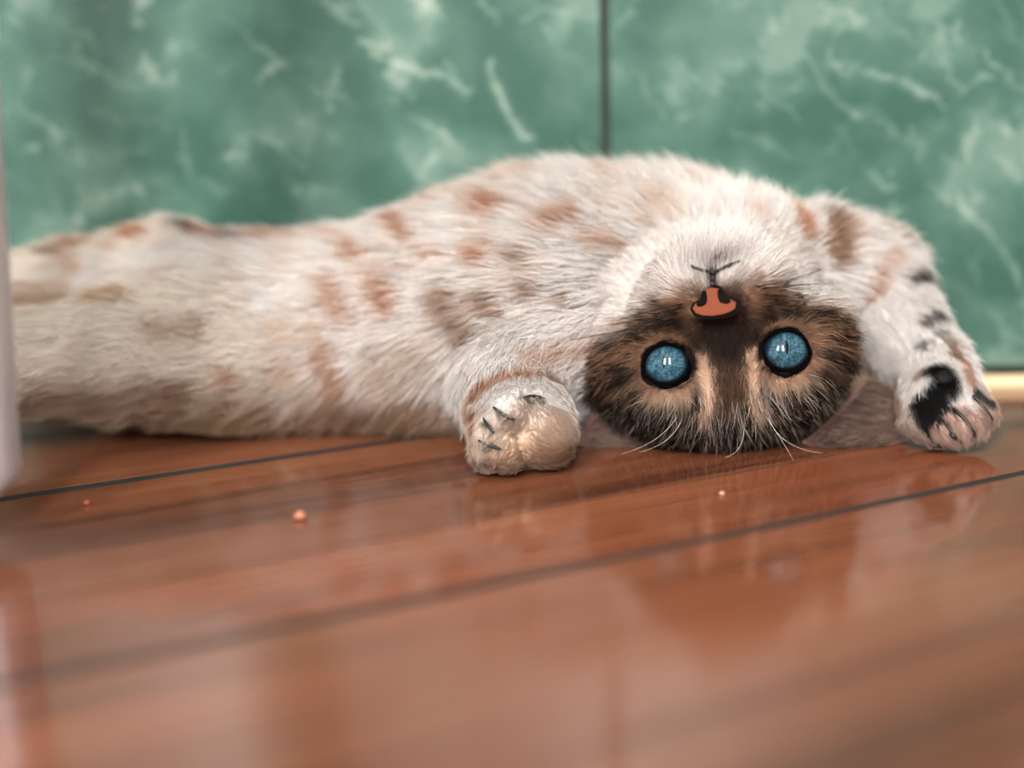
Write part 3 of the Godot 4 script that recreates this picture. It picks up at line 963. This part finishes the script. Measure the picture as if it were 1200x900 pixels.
func body_color(p: Vector3, n: Vector3, reg: int) -> Color:
	var q := p * 1000.0
	var k := noise.get_noise_3d(q.x * 1.6, q.y * 1.6, q.z * 1.6)
	var c := Color(0.95, 0.935, 0.925)
	if reg == 3: c = Color(0.945, 0.915, 0.88)
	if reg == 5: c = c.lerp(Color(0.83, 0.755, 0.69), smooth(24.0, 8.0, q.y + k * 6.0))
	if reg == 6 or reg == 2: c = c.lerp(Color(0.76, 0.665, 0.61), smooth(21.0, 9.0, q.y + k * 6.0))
	if reg == 4: c = Color(0.88, 0.82, 0.76)
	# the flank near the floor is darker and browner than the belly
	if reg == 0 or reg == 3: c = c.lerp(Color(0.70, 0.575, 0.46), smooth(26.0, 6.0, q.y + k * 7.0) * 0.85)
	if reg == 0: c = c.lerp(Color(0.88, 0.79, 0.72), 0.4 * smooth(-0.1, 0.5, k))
	for s in spotted:
		var ab: Vector3 = s[1]
		var d: Vector3 = q - s[0]
		d -= ab * clampf(d.dot(ab) * s[2], 0.0, 1.0)
		var e: float = d.length() * s[3] + k * 0.35
		if e < 1.4: c = c.lerp(PAL[s[5]], s[4] * smooth(1.35, 0.55, e))
	return c

func dress() -> void:
	noise.seed = 4
	noise.frequency = 0.045
	noise.fractal_octaves = 3
	for s in SPOTS:
		var a := Vector3(s[0], s[1], s[2])
		var b := Vector3(s[3], s[4], s[5])
		spotted.append([a, b - a, 1.0 / maxf((b - a).length_squared(), 1e-6), 1.0 / s[6], s[7], int(s[8])])
	var n := VP.size()
	VC.resize(n)
	VF.resize(n)
	VH.resize(n)
	VL.resize(n)
	VR.resize(n)
	var bones := []
	for r in BONES:
		var a := Vector3(r[0], r[1], r[2]) * 0.001
		var b := Vector3(r[4], r[5], r[6]) * 0.001
		bones.append([a, b - a, 1.0 / maxf((b - a).length_squared(), 1e-9), r[3] * 0.001, (r[7] - r[3]) * 0.001, (b - a).normalized(), r[9], sin(deg_to_rad(r[10])), int(r[11])])
	var nose := hd(0, -18, 6)
	for i in n:
		var p := VP[i]
		var wsum := 1e-9
		var flow := Vector3.ZERO
		var hl := 0.0
		var li := 0.0
		var best := 1.0
		var reg := 0
		for b in bones:
			var d: Vector3 = p - b[0]
			var h := clampf(d.dot(b[1]) * b[2], 0.0, 1.0)
			var dist: float = (d - b[1] * h).length() - (b[3] + b[4] * h)
			if dist < best:
				best = dist
				reg = b[8]
			if dist < 0.016:
				var w := exp(-dist / 0.0025)
				wsum += w
				flow += b[5] * w
				hl += b[6] * w
				li += b[7] * w
		hl /= wsum
		li /= wsum
		flow = flow / wsum
		# how much of the head is here
		var q := p - EYE_MID
		var u := q.dot(HU) * 1000.0
		var v := q.dot(HV) * 1000.0
		var w2 := q.dot(HW) * 1000.0
		var k0 := Vector3(u / 40.0, (v + 5.0) / 35.0, (w2 + 22.0) / 33.0).length()
		var head := smooth(1.16, 1.0, k0) if (reg == 7 or reg == 0 or best > 0.002) else 0.0
		if reg == 1 or reg == 2 or reg >= 5 and reg < 7: head = head if best > 0.0015 else 0.0
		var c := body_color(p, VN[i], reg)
		if head > 0.0:
			var away := p - nose
			away = (away - VN[i] * away.dot(VN[i])).normalized()
			var du := absf(u) - 17.0
			var ed := Vector2(du, v).length()
			var eye := (HU * du * signf(u) + HV * v).normalized()
			away = away.lerp(eye, smooth(14.0, 8.0, ed) * 0.85)
			flow = flow.lerp(away, head)
			var fl := lerpf(1.6, 6.8, smooth(4.0, 26.0, (p - nose).length() * 1000.0)) * lerpf(0.42, 1.0, smooth(8.0, 14.0, ed))
			fl += 3.2 * smooth(28.0, 40.0, absf(u))
			hl = lerpf(hl, fl, head)
			li = lerpf(li, sin(deg_to_rad(30.0)), head)
			c = c.lerp(face_color(u, v, w2), head)
			c = c.lerp(Color(0.16, 0.11, 0.095), head * smooth(8.0, 6.0, absf(u)) * smooth(-24.5, -22.5, v) * smooth(-11.0, -13.0, v))   # bare skin round the nose
			c = c.lerp(Color(0.09, 0.07, 0.065), head * smooth(1.38, 1.18, Vector2((absf(u) - 17.4) / 6.9, (v + 0.3) / 6.2).length()))   # dark lid margins
			if head > 0.5: reg = 8
		# trunk hair falls with its own weight
		if reg == 0:
			flow += Vector3(0, -0.55, 0) * smooth(0.3, -0.3, VN[i].y) + Vector3(0.35, 0.25, 0) * smooth(-0.05, 0.01, p.x) * smooth(0.3, 0.9, VN[i].y)
		flow -= VN[i] * flow.dot(VN[i])
		VF[i] = flow.normalized()
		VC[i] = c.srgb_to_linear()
		VH[i] = hl * 0.001
		VL[i] = li
		VR[i] = reg

func hair_mesh(r: float, bend: float, segs := 4) -> ArrayMesh:
	var st := SurfaceTool.new()
	st.begin(Mesh.PRIMITIVE_TRIANGLES)
	st.set_smooth_group(0)
	var p := Vector3.ZERO
	var rings := []
	var cen := []
	for i in segs + 1:
		var t := float(i) / segs
		var a := bend * (t - 0.5 / segs)
		if i > 0: p += Vector3(sin(a), cos(a), 0) / segs
		var rr := r * (1.0 - pow(t, 2.2)) + r * 0.04
		var ring := []
		for k in 3:
			var g := TAU * k / 3.0
			ring.append(p + Vector3(cos(a), -sin(a), 0) * cos(g) * rr + Vector3(0, 0, 1) * sin(g) * rr)
		rings.append(ring)
		cen.append(p)
	for i in segs:
		for k in 3:
			var l := (k + 1) % 3
			st.set_color(Color(1, 1, 1))
			var mid: Vector3 = (rings[i][k] + rings[i][l] + rings[i + 1][k] + rings[i + 1][l]) * 0.25
			quad(st, rings[i][k], rings[i][l], rings[i + 1][l], rings[i + 1][k], mid - (cen[i] + cen[i + 1]) * 0.5)
	return commit(st)

# hair of the given regions as one cloud of copies under the cat
func fur(called: String, parent: Node, regs: Array, per_cm2: float, mesh: ArrayMesh, label: String, wave := 5.0, lock := 0.8) -> void:
	var eye := Vector3(-0.06836, 0.10850, 0.43789)
	var place: Array[Transform3D] = []
	var tint := PackedColorArray()
	var want := PackedByteArray()
	want.resize(10)
	var rim := PackedVector2Array(NOSE_RIM)
	for r in regs: want[r] = 1
	for i in range(0, TI.size(), 3):
		var a := TI[i]
		var b := TI[i + 1]
		var c := TI[i + 2]
		if want[VR[a]] == 0: continue
		var pa := VP[a]
		var e1 := VP[b] - pa
		var e2 := VP[c] - pa
		var area := e1.cross(e2).length() * 0.5
		var look := (eye - pa).normalized().dot(VN[a])
		var dens := per_cm2 * 1e4 * area * smooth(-0.5, -0.1, look)
		if pa.y < 0.0015: dens *= 0.3
		if VR[a] == 8: dens *= clampf(0.0055 / VH[a], 0.8, 2.2)
		var cnt := int(dens + rng.randf())
		for k in cnt:
			var s := rng.randf()
			var t := rng.randf()
			if s + t > 1.0:
				s = 1.0 - s
				t = 1.0 - t
			var p := pa + e1 * s + e2 * t
			var r := 1.0 - s - t
			var n := (VN[a] * r + VN[b] * s + VN[c] * t).normalized()
			var f := VF[a] * r + VF[b] * s + VF[c] * t
			var len := VH[a] * r + VH[b] * s + VH[c] * t
			var li := VL[a]
			var col := VC[a] * r + VC[b] * s + VC[c] * t
			len *= rng.randf_range(0.55, 1.2) if rng.randf() > 0.12 else rng.randf_range(1.1, 1.6)
			if VR[a] == 8:
				var q := p - EYE_MID
				var u := q.dot(HU) * 1000.0
				var v := q.dot(HV) * 1000.0
				if Vector2((absf(u) - 17.6) / 7.2, (v + 0.5) / 6.5).length_squared() < 1.0: continue
				if v < -12.0 and v > -24.0 and absf(u) < 9.0 and Geometry2D.is_point_in_polygon(Vector2(u, v), rim): continue
				col = face_color(u, v, 0.0).srgb_to_linear()
				var g := rng.randf()
				if v > 5.0 and g < 0.16 * smooth(5.0, 12.0, v): 
					col = col.lerp(Color(0.52, 0.44, 0.38), 0.6)
					len *= 1.2
				col *= rng.randf_range(0.72, 1.25)
			else:
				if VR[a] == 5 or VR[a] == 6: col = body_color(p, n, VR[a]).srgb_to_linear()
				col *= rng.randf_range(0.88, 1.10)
			f = (f - n * f.dot(n) + Vector3(rng.randf_range(-1, 1), rng.randf_range(-1, 1), rng.randf_range(-1, 1)) * 0.26)
			var w3 := p * 1000.0 * wave
			f += Vector3(noise.get_noise_3d(w3.x, w3.y, w3.z), noise.get_noise_3d(w3.x + 50.0, w3.y, w3.z), noise.get_noise_3d(w3.x, w3.y + 50.0, w3.z)) * lock
			li = clampf(VL[a] + noise.get_noise_3d(w3.x, w3.y, w3.z + 90.0) * lock * 0.35, 0.1, 0.97)
			f = (f - n * f.dot(n)).normalized()
			var up := (n * li + f * sqrt(1.0 - li * li)).normalized()
			# hair that would grow into the floor lies along it
			if p.y + up.y * len < 0.0004:
				up.y = maxf(up.y, (0.0006 - p.y) / len)
				up = up.normalized()
			var side := f - up * f.dot(up)
			if side.length_squared() < 1e-6: side = n
			side = side.normalized()
			if up.y < 0.1 and p.y < 0.004: side = Vector3(side.x, absf(side.y), side.z)
			side = (side - up * side.dot(up)).normalized()
			place.append(Transform3D(Basis(side * len, up * len, side.cross(up) * len), p - n * 0.0003))
			col.a = 1.0
			tint.append(col)
	var mm := MultiMesh.new()
	mm.transform_format = MultiMesh.TRANSFORM_3D
	mm.use_colors = true
	mm.mesh = mesh
	mm.instance_count = place.size()
	for i in place.size():
		mm.set_instance_transform(i, place[i])
		mm.set_instance_color(i, tint[i])
	var o := MultiMeshInstance3D.new()
	o.name = called
	o.multimesh = mm
	o.material_override = M.hair
	parent.add_child(o, true)
	tag(o, label, "", "", "stuff")
	print(called, " ", place.size())

func cat() -> void:
	var t0 := Time.get_ticks_msec()
	field()
	nets()
	normals()
	dress()
	print("body ", VP.size(), " ", Time.get_ticks_msec() - t0)
	var t := base("cat")
	tag(t, "white and brown spotted tabby kitten with blue eyes lying on its back, head upside down", "cat")
	var arr := []
	arr.resize(Mesh.ARRAY_MAX)
	arr[Mesh.ARRAY_VERTEX] = VP
	arr[Mesh.ARRAY_NORMAL] = VN
	arr[Mesh.ARRAY_COLOR] = VC
	arr[Mesh.ARRAY_INDEX] = TI
	var am := ArrayMesh.new()
	am.add_surface_from_arrays(Mesh.PRIMITIVE_TRIANGLES, arr)
	part("body", am, M.skin, t)
	fur("trunk_fur", t, [0, 3, 4, 7], 800.0, hair_mesh(0.008, 0.6), "long soft white and tan belly fur", 5.0, 0.55)
	fur("arm_fur", t, [1, 2], 620.0, hair_mesh(0.011, 0.55), "short white fur of the front legs", 7.0, 0.8)
	fur("paw_fur", t, [5, 6], 1000.0, hair_mesh(0.02, 0.5), "very short fur of the front paws", 9.0, 0.5)
	fur("face_fur", t, [8], 1300.0, hair_mesh(0.016, 0.55), "brown striped face fur", 9.0, 0.55)
	print("fur ", Time.get_ticks_msec() - t0)
	face_parts(t)
	ears(t)
	paws(t)
	whiskers(t)

func on_head(u: float, v: float, w: float) -> Vector3:   # drop a point along -w onto the skin
	var p := hd(u, v, w)
	for k in 60:
		var g := (p - O) / G
		var d: float = F[int(g.x) + NX * (int(g.y) + NY * int(g.z))]
		if d < 0.0006: break
		p -= HW * maxf(d * 0.6, 0.0003)
	return p

func lens_cap(r: float, a: float, b: float, rings := 10, seg := 40) -> ArrayMesh:   # an oval patch of a ball of radius r
	var st := SurfaceTool.new()
	st.begin(Mesh.PRIMITIVE_TRIANGLES)
	st.set_smooth_group(0)
	var at := func(i: int, k: int) -> Vector3:
		var f := float(i) / rings
		var g := TAU * k / seg
		var x := a * f * cos(g)
		var y := b * f * sin(g)
		return Vector3(x, y, sqrt(maxf(r * r - x * x - y * y, 0.0)))
	var uv := func(i: int, k: int) -> Vector2:
		return Vector2(0.5, 0.5) + Vector2(cos(TAU * k / seg), -sin(TAU * k / seg)) * 0.5 * i / rings
	for i in rings:
		for k in seg:
			for q in [[i, k], [i + 1, k + 1], [i + 1, k], [i, k], [i, k + 1], [i + 1, k + 1]]:
				st.set_uv(uv.call(q[0], q[1]))
				st.add_vertex(at.call(q[0], q[1]))
	st.index()
	st.generate_normals()
	return st.commit()

func iris_picture() -> ImageTexture:
	var n := 320
	var im := Image.create(n, n, false, Image.FORMAT_RGB8)
	var f := FastNoiseLite.new()
	f.seed = 3
	f.frequency = 0.02
	f.fractal_octaves = 4
	for y in n:
		for x in n:
			var d := Vector2(x - n / 2.0, y - n / 2.0) / (n / 2.0)
			var r := d.length()
			var a := d.angle()
			var s := f.get_noise_3d(cos(a) * 130.0, sin(a) * 130.0, r * 45.0) * 0.5 + f.get_noise_2d(x * 1.6, y * 1.6) * 0.5
			var c := Color(0.10, 0.215, 0.27).lerp(Color(0.235, 0.375, 0.425), clampf(0.45 + s * 1.8, 0, 1))
			c = c.lerp(Color(0.095, 0.19, 0.245), smooth(0.30, 0.75, -s * 1.4 + 0.12))
			c = c.lerp(Color(0.03, 0.07, 0.10), smooth(0.74, 0.97, r))
			im.set_pixel(x, y, c)
	return ImageTexture.create_from_image(im)

func face_parts(t: Node3D) -> void:
	var basis := Basis(HU, HV, HW)
	var ball := std(Color(0.045, 0.06, 0.075), 0.08)
	var iris := std(Color.WHITE, 0.5, 0.15)
	iris.albedo_texture = iris_picture()
	iris.clearcoat_enabled = true
	iris.clearcoat = 0.4
	iris.clearcoat_roughness = 0.02
	var pupil := std(Color(0.012, 0.016, 0.02), 0.03)
	var lid := std(Color(0.02, 0.016, 0.018), 0.95, 0.1)
	for s in [1.0, -1.0]:
		var e := Node3D.new()
		e.name = "eye"
		t.add_child(e, true)
		e.transform = Transform3D(basis * Basis(Vector3.UP, deg_to_rad(8.0 * s)) * Basis(Vector3.RIGHT, deg_to_rad(7.0)), hd(17.0 * s, 0, -8.6))
		tag(e, "round blue eye with a narrow upright pupil and dark lids")
		var sp := SphereMesh.new()
		sp.radius = 0.0089
		sp.height = 0.0178
		sp.radial_segments = 40
		sp.rings = 20
		part("eyeball", sp, ball, e)
		var i := part("iris", lens_cap(0.00912, 0.0067, 0.0059), iris, e)
		i.position = Vector3(0, 0, 0)
		var pp := part("pupil", lens_cap(0.00919, 0.00044, 0.0021, 4, 20), pupil, e)
		pp.rotation = Vector3(deg_to_rad(5.0), deg_to_rad(2.0), deg_to_rad(-6.0))
		var pts := PackedVector3Array()
		var rad := PackedFloat32Array()
		for k in 49:
			var g := TAU * k / 48.0
			var g2 := g if s > 0 else PI - g     # 0 = outer corner
			var out_ := bump(wrapf(g - 0.30, -PI, PI), 0.22) * 0.13 + bump(wrapf(g - (PI + 0.50), -PI, PI), 0.24) * 0.30
			var x := 0.0068 * cos(g2) * (1.0 + out_)
			var y := 0.0060 * sin(g2) * (1.0 + out_)
			pts.append(Vector3(x, y, sqrt(maxf(0.0092 * 0.0092 - x * x - y * y, 9e-6))))
			rad.append(0.00062 + 0.0006 * out_)
		part("eyelid", tube(pts, rad, 8), lid, e)
	# nose leather
	var leather := std(Color(0.43, 0.225, 0.15), 0.75, 0.25)
	leather.heightmap_enabled = false
	var black := std(Color(0.035, 0.025, 0.025), 0.75, 0.2)
	var nn := Node3D.new()
	nn.name = "nose"
	t.add_child(nn, true)
	tag(nn, "orange pink nose rimmed in black")
	part("nose_rim", cushion(NOSE_RIM, 12.2, 1.2, 0.4), black, nn)
	part("nose_leather", cushion(NOSE, 12.5, 1.0, 0.8), leather, nn)
	for path in NOSTRIL:
		var np := PackedVector3Array()
		var nr := PackedFloat32Array()
		for i in path.size() - 1:
			for k in 5:
				var q: Vector2 = path[i].lerp(path[i + 1], k / 5.0)
				np.append(hd(q.x, q.y, 13.0 + (q.y + 15.5) * 0.55 - q.x * q.x * 0.03))
				nr.append(0.00045 + 0.00045 * sin(PI * (i + k / 5.0) / (path.size() - 1)))
		part("nostril", tube(np, nr, 8), black, nn)
	# cleft and lips
	var lip := std(Color(0.075, 0.05, 0.055), 0.55)
	for path in MOUTH:
		var pts := PackedVector3Array()
		var rad := PackedFloat32Array()
		for i in path.size() - 1:
			for k in 5:
				var q: Vector2 = path[i].lerp(path[i + 1], k / 5.0)
				pts.append(on_head(q.x, q.y, 16.0) + HW * 0.0004)
				rad.append(0.00055 - 0.0002 * float(i) / path.size())
		rad[0] = 0.0004
		rad[-1] = 0.0003
		part("mouth_line", tube(pts, rad, 6), lip, t)

const NOSE := [Vector2(4.31, -20.50), Vector2(2.87, -20.85), Vector2(1.45, -20.38), Vector2(1.13, -19.26), Vector2(1.32, -17.62), Vector2(0.61, -16.34), Vector2(-0.68, -16.41), Vector2(-1.89, -16.64), Vector2(-2.70, -16.03), Vector2(-2.37, -15.03), Vector2(-0.81, -14.32), Vector2(1.44, -13.92), Vector2(4.03, -13.85), Vector2(6.19, -14.29), Vector2(7.77, -15.03), Vector2(8.29, -16.02), Vector2(7.76, -16.74), Vector2(6.47, -16.74), Vector2(5.22, -17.33), Vector2(4.65, -18.75)]
const NOSE_RIM := [Vector2(4.95, -21.38), Vector2(2.85, -22.02), Vector2(0.73, -21.13), Vector2(-0.36, -19.33), Vector2(-1.26, -17.55), Vector2(-2.90, -17.35), Vector2(-4.29, -16.26), Vector2(-3.86, -14.45), Vector2(-2.08, -13.36), Vector2(0.37, -12.90), Vector2(3.70, -12.88), Vector2(6.60, -13.38), Vector2(8.52, -14.42), Vector2(9.09, -15.90), Vector2(8.39, -17.20), Vector2(6.87, -17.58), Vector2(5.60, -18.92)]
const MOUTH := [[Vector2(2.52, -21.78), Vector2(2.42, -23.64), Vector2(2.15, -25.68)], [Vector2(2.15, -25.68), Vector2(3.73, -26.51), Vector2(5.53, -27.10), Vector2(7.31, -27.91), Vector2(8.03, -28.83)], [Vector2(2.15, -25.68), Vector2(0.22, -26.20), Vector2(-1.93, -27.07), Vector2(-4.24, -27.81), Vector2(-7.47, -28.39)]]
const NOSTRIL := [[Vector2(0.85, -20.46), Vector2(0.83, -18.67), Vector2(0.42, -17.06), Vector2(-0.70, -16.56), Vector2(-2.13, -16.84)], [Vector2(4.81, -20.63), Vector2(5.09, -18.81), Vector2(5.48, -17.36), Vector2(6.46, -16.81), Vector2(7.89, -16.91)]]

# an outline in the face's (u, v), domed outwards; w0 is how far out it lies
func cushion(poly: Array, w0: float, thick: float, dome: float) -> ArrayMesh:
	var st := SurfaceTool.new()
	st.begin(Mesh.PRIMITIVE_TRIANGLES)
	st.set_smooth_group(0)
	var n := poly.size()
	var pk := PackedVector2Array(poly)
	var area := 0.0
	for i in n: area += pk[i].cross(pk[(i + 1) % n])
	var rings := []
	for lvl in 4:
		var ring := PackedVector2Array()
		for i in n:
			var d := (pk[(i + 1) % n] - pk[(i + n - 1) % n]).orthogonal().normalized() * signf(area) * -1.0
			var ins: float = [0.0, 0.0, 0.28, 0.7][lvl]
			ring.append(pk[i] - d * -1.0 * ins * -1.0)
		rings.append(ring)
	var put := func(p: Vector2, lvl: int) -> Vector3:
		# the leather leans back towards the mouth
		var w: float = w0 + (p.y + 15.5) * 0.55 - p.x * p.x * 0.03 + [-thick, 0.0, dome * 0.6, dome][lvl]
		return hd(p.x, p.y, w)
	for lvl in 3:
		for i in n:
			var j := (i + 1) % n
			var o2 := (pk[j] - pk[i]).orthogonal().normalized() * signf(area) * -1.0
			var nrm := -(HU * o2.x + HV * o2.y) * (1.0 if lvl == 0 else 0.6) + HW * (0.0 if lvl == 0 else 1.0)
			quad(st, put.call(rings[lvl][i], lvl), put.call(rings[lvl][j], lvl), put.call(rings[lvl + 1][j], lvl + 1), put.call(rings[lvl + 1][i], lvl + 1), nrm)
	var idx := Geometry2D.triangulate_polygon(rings[3])
	if idx.is_empty(): idx = Geometry2D.triangulate_polygon(pk)
	for i in range(0, idx.size(), 3):
		tri(st, put.call(rings[3][idx[i]], 3), put.call(rings[3][idx[i + 1]], 3), put.call(rings[3][idx[i + 2]], 3), HW)
	return commit(st)

# each ear: a cupped flap laid out sideways on the floor
func ears(t: Node3D) -> void:
	var skin := std(Color(0.40, 0.285, 0.265), 0.7)
	skin.vertex_color_use_as_albedo = false
	skin.backlight_enabled = true
	skin.backlight = Color(0.35, 0.2, 0.15)
	var k := 0
	for e in EARS:
		var a: Vector3 = e[0]
		var b: Vector3 = e[1]
		var tip: Vector3 = e[2]
		var st := SurfaceTool.new()
		st.begin(Mesh.PRIMITIVE_TRIANGLES)
		st.set_smooth_group(0)
		var n := 12
		var face := (b - a).cross(tip - a).normalized()
		if face.z < 0.0: face = -face
		var at := func(i: int, j: int, side: float) -> Vector3:
			var s := float(i) / n       # base to tip
			var r := float(j) / n       # a-edge to b-edge
			var wide := 1.0 - pow(s, 2.2)
			var m := a.lerp(b, 0.5).lerp(tip, s)
			var half := (b - a) * 0.5 * wide
			var cup := face * (sin(r * PI) * -0.0045 * wide)
			return m + half * (r * 2.0 - 1.0) + cup + face * side * 0.0006 * (1.0 - 0.6 * s)
		for i in n:
			for j in n:
				for sd in [-1.0, 1.0]:
					quad(st, at.call(i, j, sd), at.call(i + 1, j, sd), at.call(i + 1, j + 1, sd), at.call(i, j + 1, sd), face * sd)
			for j in [0, n]:
				quad(st, at.call(i, j, -1.0), at.call(i + 1, j, -1.0), at.call(i + 1, j, 1.0), at.call(i, j, 1.0), (b - a) * (1.0 if j == n else -1.0))
		var o := part("ear", commit(st), skin, t)
		tag(o, "ear flattened against the floor, bare pinkish skin inside")
		# hair that lies over the flap from its base
		var mm := MultiMesh.new()
		mm.transform_format = MultiMesh.TRANSFORM_3D
		mm.use_colors = true
		mm.mesh = hair_mesh(0.0125, 0.4)
		mm.instance_count = 4200
		for i in mm.instance_count:
			var s := pow(rng.randf(), 1.4) * float(e[3])
			var r := rng.randf()
			if rng.randf() < 0.18: r = 0.97
			var p: Vector3 = at.call(0, 0, 1.0)
			var m2 := a.lerp(b, 0.5).lerp(tip, s)
			var wide := 1.0 - pow(s, 2.2)
			p = m2 + (b - a) * 0.5 * wide * (r * 2.0 - 1.0) + face * (sin(r * PI) * -0.0045 * wide + 0.0003)
			var dir := (tip - a.lerp(b, 0.5)).normalized() + (b - a).normalized() * (rng.randf_range(-0.35, 0.2)) + face * rng.randf_range(0.2, 0.5)
			dir = dir.normalized()
			var x := face - dir * face.dot(dir)
			var len := rng.randf_range(0.003, 0.010) * (1.0 - 0.6 * s)
			if p.y + dir.y * len < 0.0005: dir = (dir + Vector3.UP * 0.5).normalized()
			x = (dir - Vector3.UP * 0.4).cross(dir).normalized()
			mm.set_instance_transform(i, Transform3D(Basis(x * len, dir * len, x.cross(dir) * len), p))
			var c := Color(0.24, 0.205, 0.19).lerp(Color(0.74, 0.62, 0.56), pow(rng.randf(), 0.75)).srgb_to_linear()
			mm.set_instance_color(i, c)
		var mi := MultiMeshInstance3D.new()
		mi.name = "ear_fur"
		mi.multimesh = mm
		mi.material_override = M.hair
		o.add_child(mi, true)
		tag(mi, "", "", "", "stuff")
		k += 1

const EARS := [[Vector3(-0.03002, 0.01660, -0.00400), Vector3(-0.02161, 0.00120, -0.00026), Vector3(-0.04927, 0.00120, -0.00466), 0.98],
[Vector3(0.04562, 0.01786, -0.01200), Vector3(0.02221, 0.00120, 0.00376), Vector3(0.05451, 0.00120, 0.00530), 0.80]]
const CLAWS := [
	[-74.0, 21.6, 32.7, -71.8, 19.8, 35.3, -67.7, 18.3, 35.7, 0.60],
	[-65.0, 23.3, 28.6, -61.9, 23.3, 24.3, -58.4, 21.7, 24.2, 0.55],
	[-77.1, 18.3, 32.2, -75.9, 16.6, 35.3, -73.9, 14.8, 36.4, 0.50],
	[-78.7, 12.5, 35.6, -76.0, 11.1, 36.5, -71.9, 10.0, 36.9, 0.50],
	[72.5, 16.8, 12.3, 76.0, 12.7, 14.9, 77.8, 9.5, 15.2, 0.60],
	[65.0, 14.1, 17.5, 67.3, 11.7, 21.2, 70.1, 7.4, 22.4, 0.55],
	[61.0, 11.3, 18.9, 62.4, 9.4, 22.1, 64.6, 5.8, 23.7, 0.45],
	[62.5, 7.4, 22.8, 63.4, 6.8, 23.5, 64.1, 6.0, 23.6, 0.60],
	[57.8, 3.5, 19.2, 59.4, 2.5, 19.3, 60.2, 3.5, 20.5, 0.60],
]
const PADS := [
	[63.9, 22.2, 11.1, 3.0, 2.6, 1.6, -0.087, 0.696, 0.712],
]

func paws(t: Node3D) -> void:
	var black := std(Color(0.05, 0.045, 0.05), 0.45)
	for c in CLAWS:
		var p := bezier(Vector3(c[0], c[1], c[2]) * 0.001, Vector3(c[3], c[4], c[5]) * 0.001, Vector3(c[6], c[7], c[8]) * 0.001, 8)
		var r := PackedFloat32Array()
		for i in 9: r.append(c[9] * 0.001 * (0.35 + 0.65 * sin(PI * (0.1 + 0.8 * i / 8.0))))
		part("claw_sheath", tube(p, r, 8), black, t)
	var pad := std(Color(0.04, 0.037, 0.043), 0.6, 0.25)
	for c in PADS:
		var sp := SphereMesh.new()
		sp.radius = 0.001
		sp.height = 0.002
		sp.radial_segments = 24
		sp.rings = 12
		var o := part("paw_pad", sp, pad, t)
		o.transform = Transform3D(Basis.looking_at(Vector3(c[6], c[7], c[8])).scaled_local(Vector3(c[3], c[4], c[5])), Vector3(c[0], c[1], c[2]) * 0.001)

func whiskers(t: Node3D) -> void:
	var dark := std(Color(0.10, 0.085, 0.08), 0.4)
	var pale := std(Color(0.90, 0.87, 0.84), 0.35)
	for w in WHISKERS:
		var p := bezier(Vector3(w[0], w[1], w[2]) * 0.001, Vector3(w[3], w[4], w[5]) * 0.001, Vector3(w[6], w[7], w[8]) * 0.001, 12)
		var r := PackedFloat32Array()
		for i in 13: r.append(w[9] * 0.001 * (1.0 - 0.6 * i / 12.0))
		var o := part("whisker", tube(p, r, 5), dark if w[10] == 0 else pale, t)
		tag(o, "thin dark whisker" if w[10] == 0 else "thin white whisker")

func crumbs() -> void:
	for c in [[Vector3(-0.12626, 0.00000, 0.06949), 0.0014, Color(0.66, 0.42, 0.33), "small pinkish tan crumb on the floorboards in front of the kitten"], [Vector3(-0.18951, 0.00000, 0.04908), 0.0008, Color(0.62, 0.25, 0.24), "tiny reddish speck on the floor near the white post"], [Vector3(-0.01097, 0.00000, 0.05680), 0.0006, Color(0.75, 0.62, 0.52), "tiny pale speck on the dark floor below the kitten's forehead"]]:
		var st := SurfaceTool.new()
		st.begin(Mesh.PRIMITIVE_TRIANGLES)
		st.set_smooth_group(0)
		var r: float = c[1]
		var at := func(i: int, k: int) -> Vector3:
			var a := PI * i / 8.0
			var b := TAU * (k % 12) / 12.0
			var d := Vector3(sin(a) * cos(b), cos(a), sin(a) * sin(b))
			return d * r * (1.0 + 0.22 * sin(d.x * 5.0 + 1.0) * cos(d.z * 4.0) + 0.12 * sin(d.y * 9.0 + d.x * 6.0)) * Vector3(1.2, 0.85, 0.95)
		for i in 8:
			for k in 12:
				quad(st, at.call(i, k), at.call(i, k + 1), at.call(i + 1, k + 1), at.call(i + 1, k), at.call(i, k) + at.call(i + 1, k + 1))
		var o := part(named("crumb"), commit(st), std(c[2], 0.7), self)
		o.position = c[0] + Vector3.UP * r * 0.8
		tag(o, c[3], "crumb")
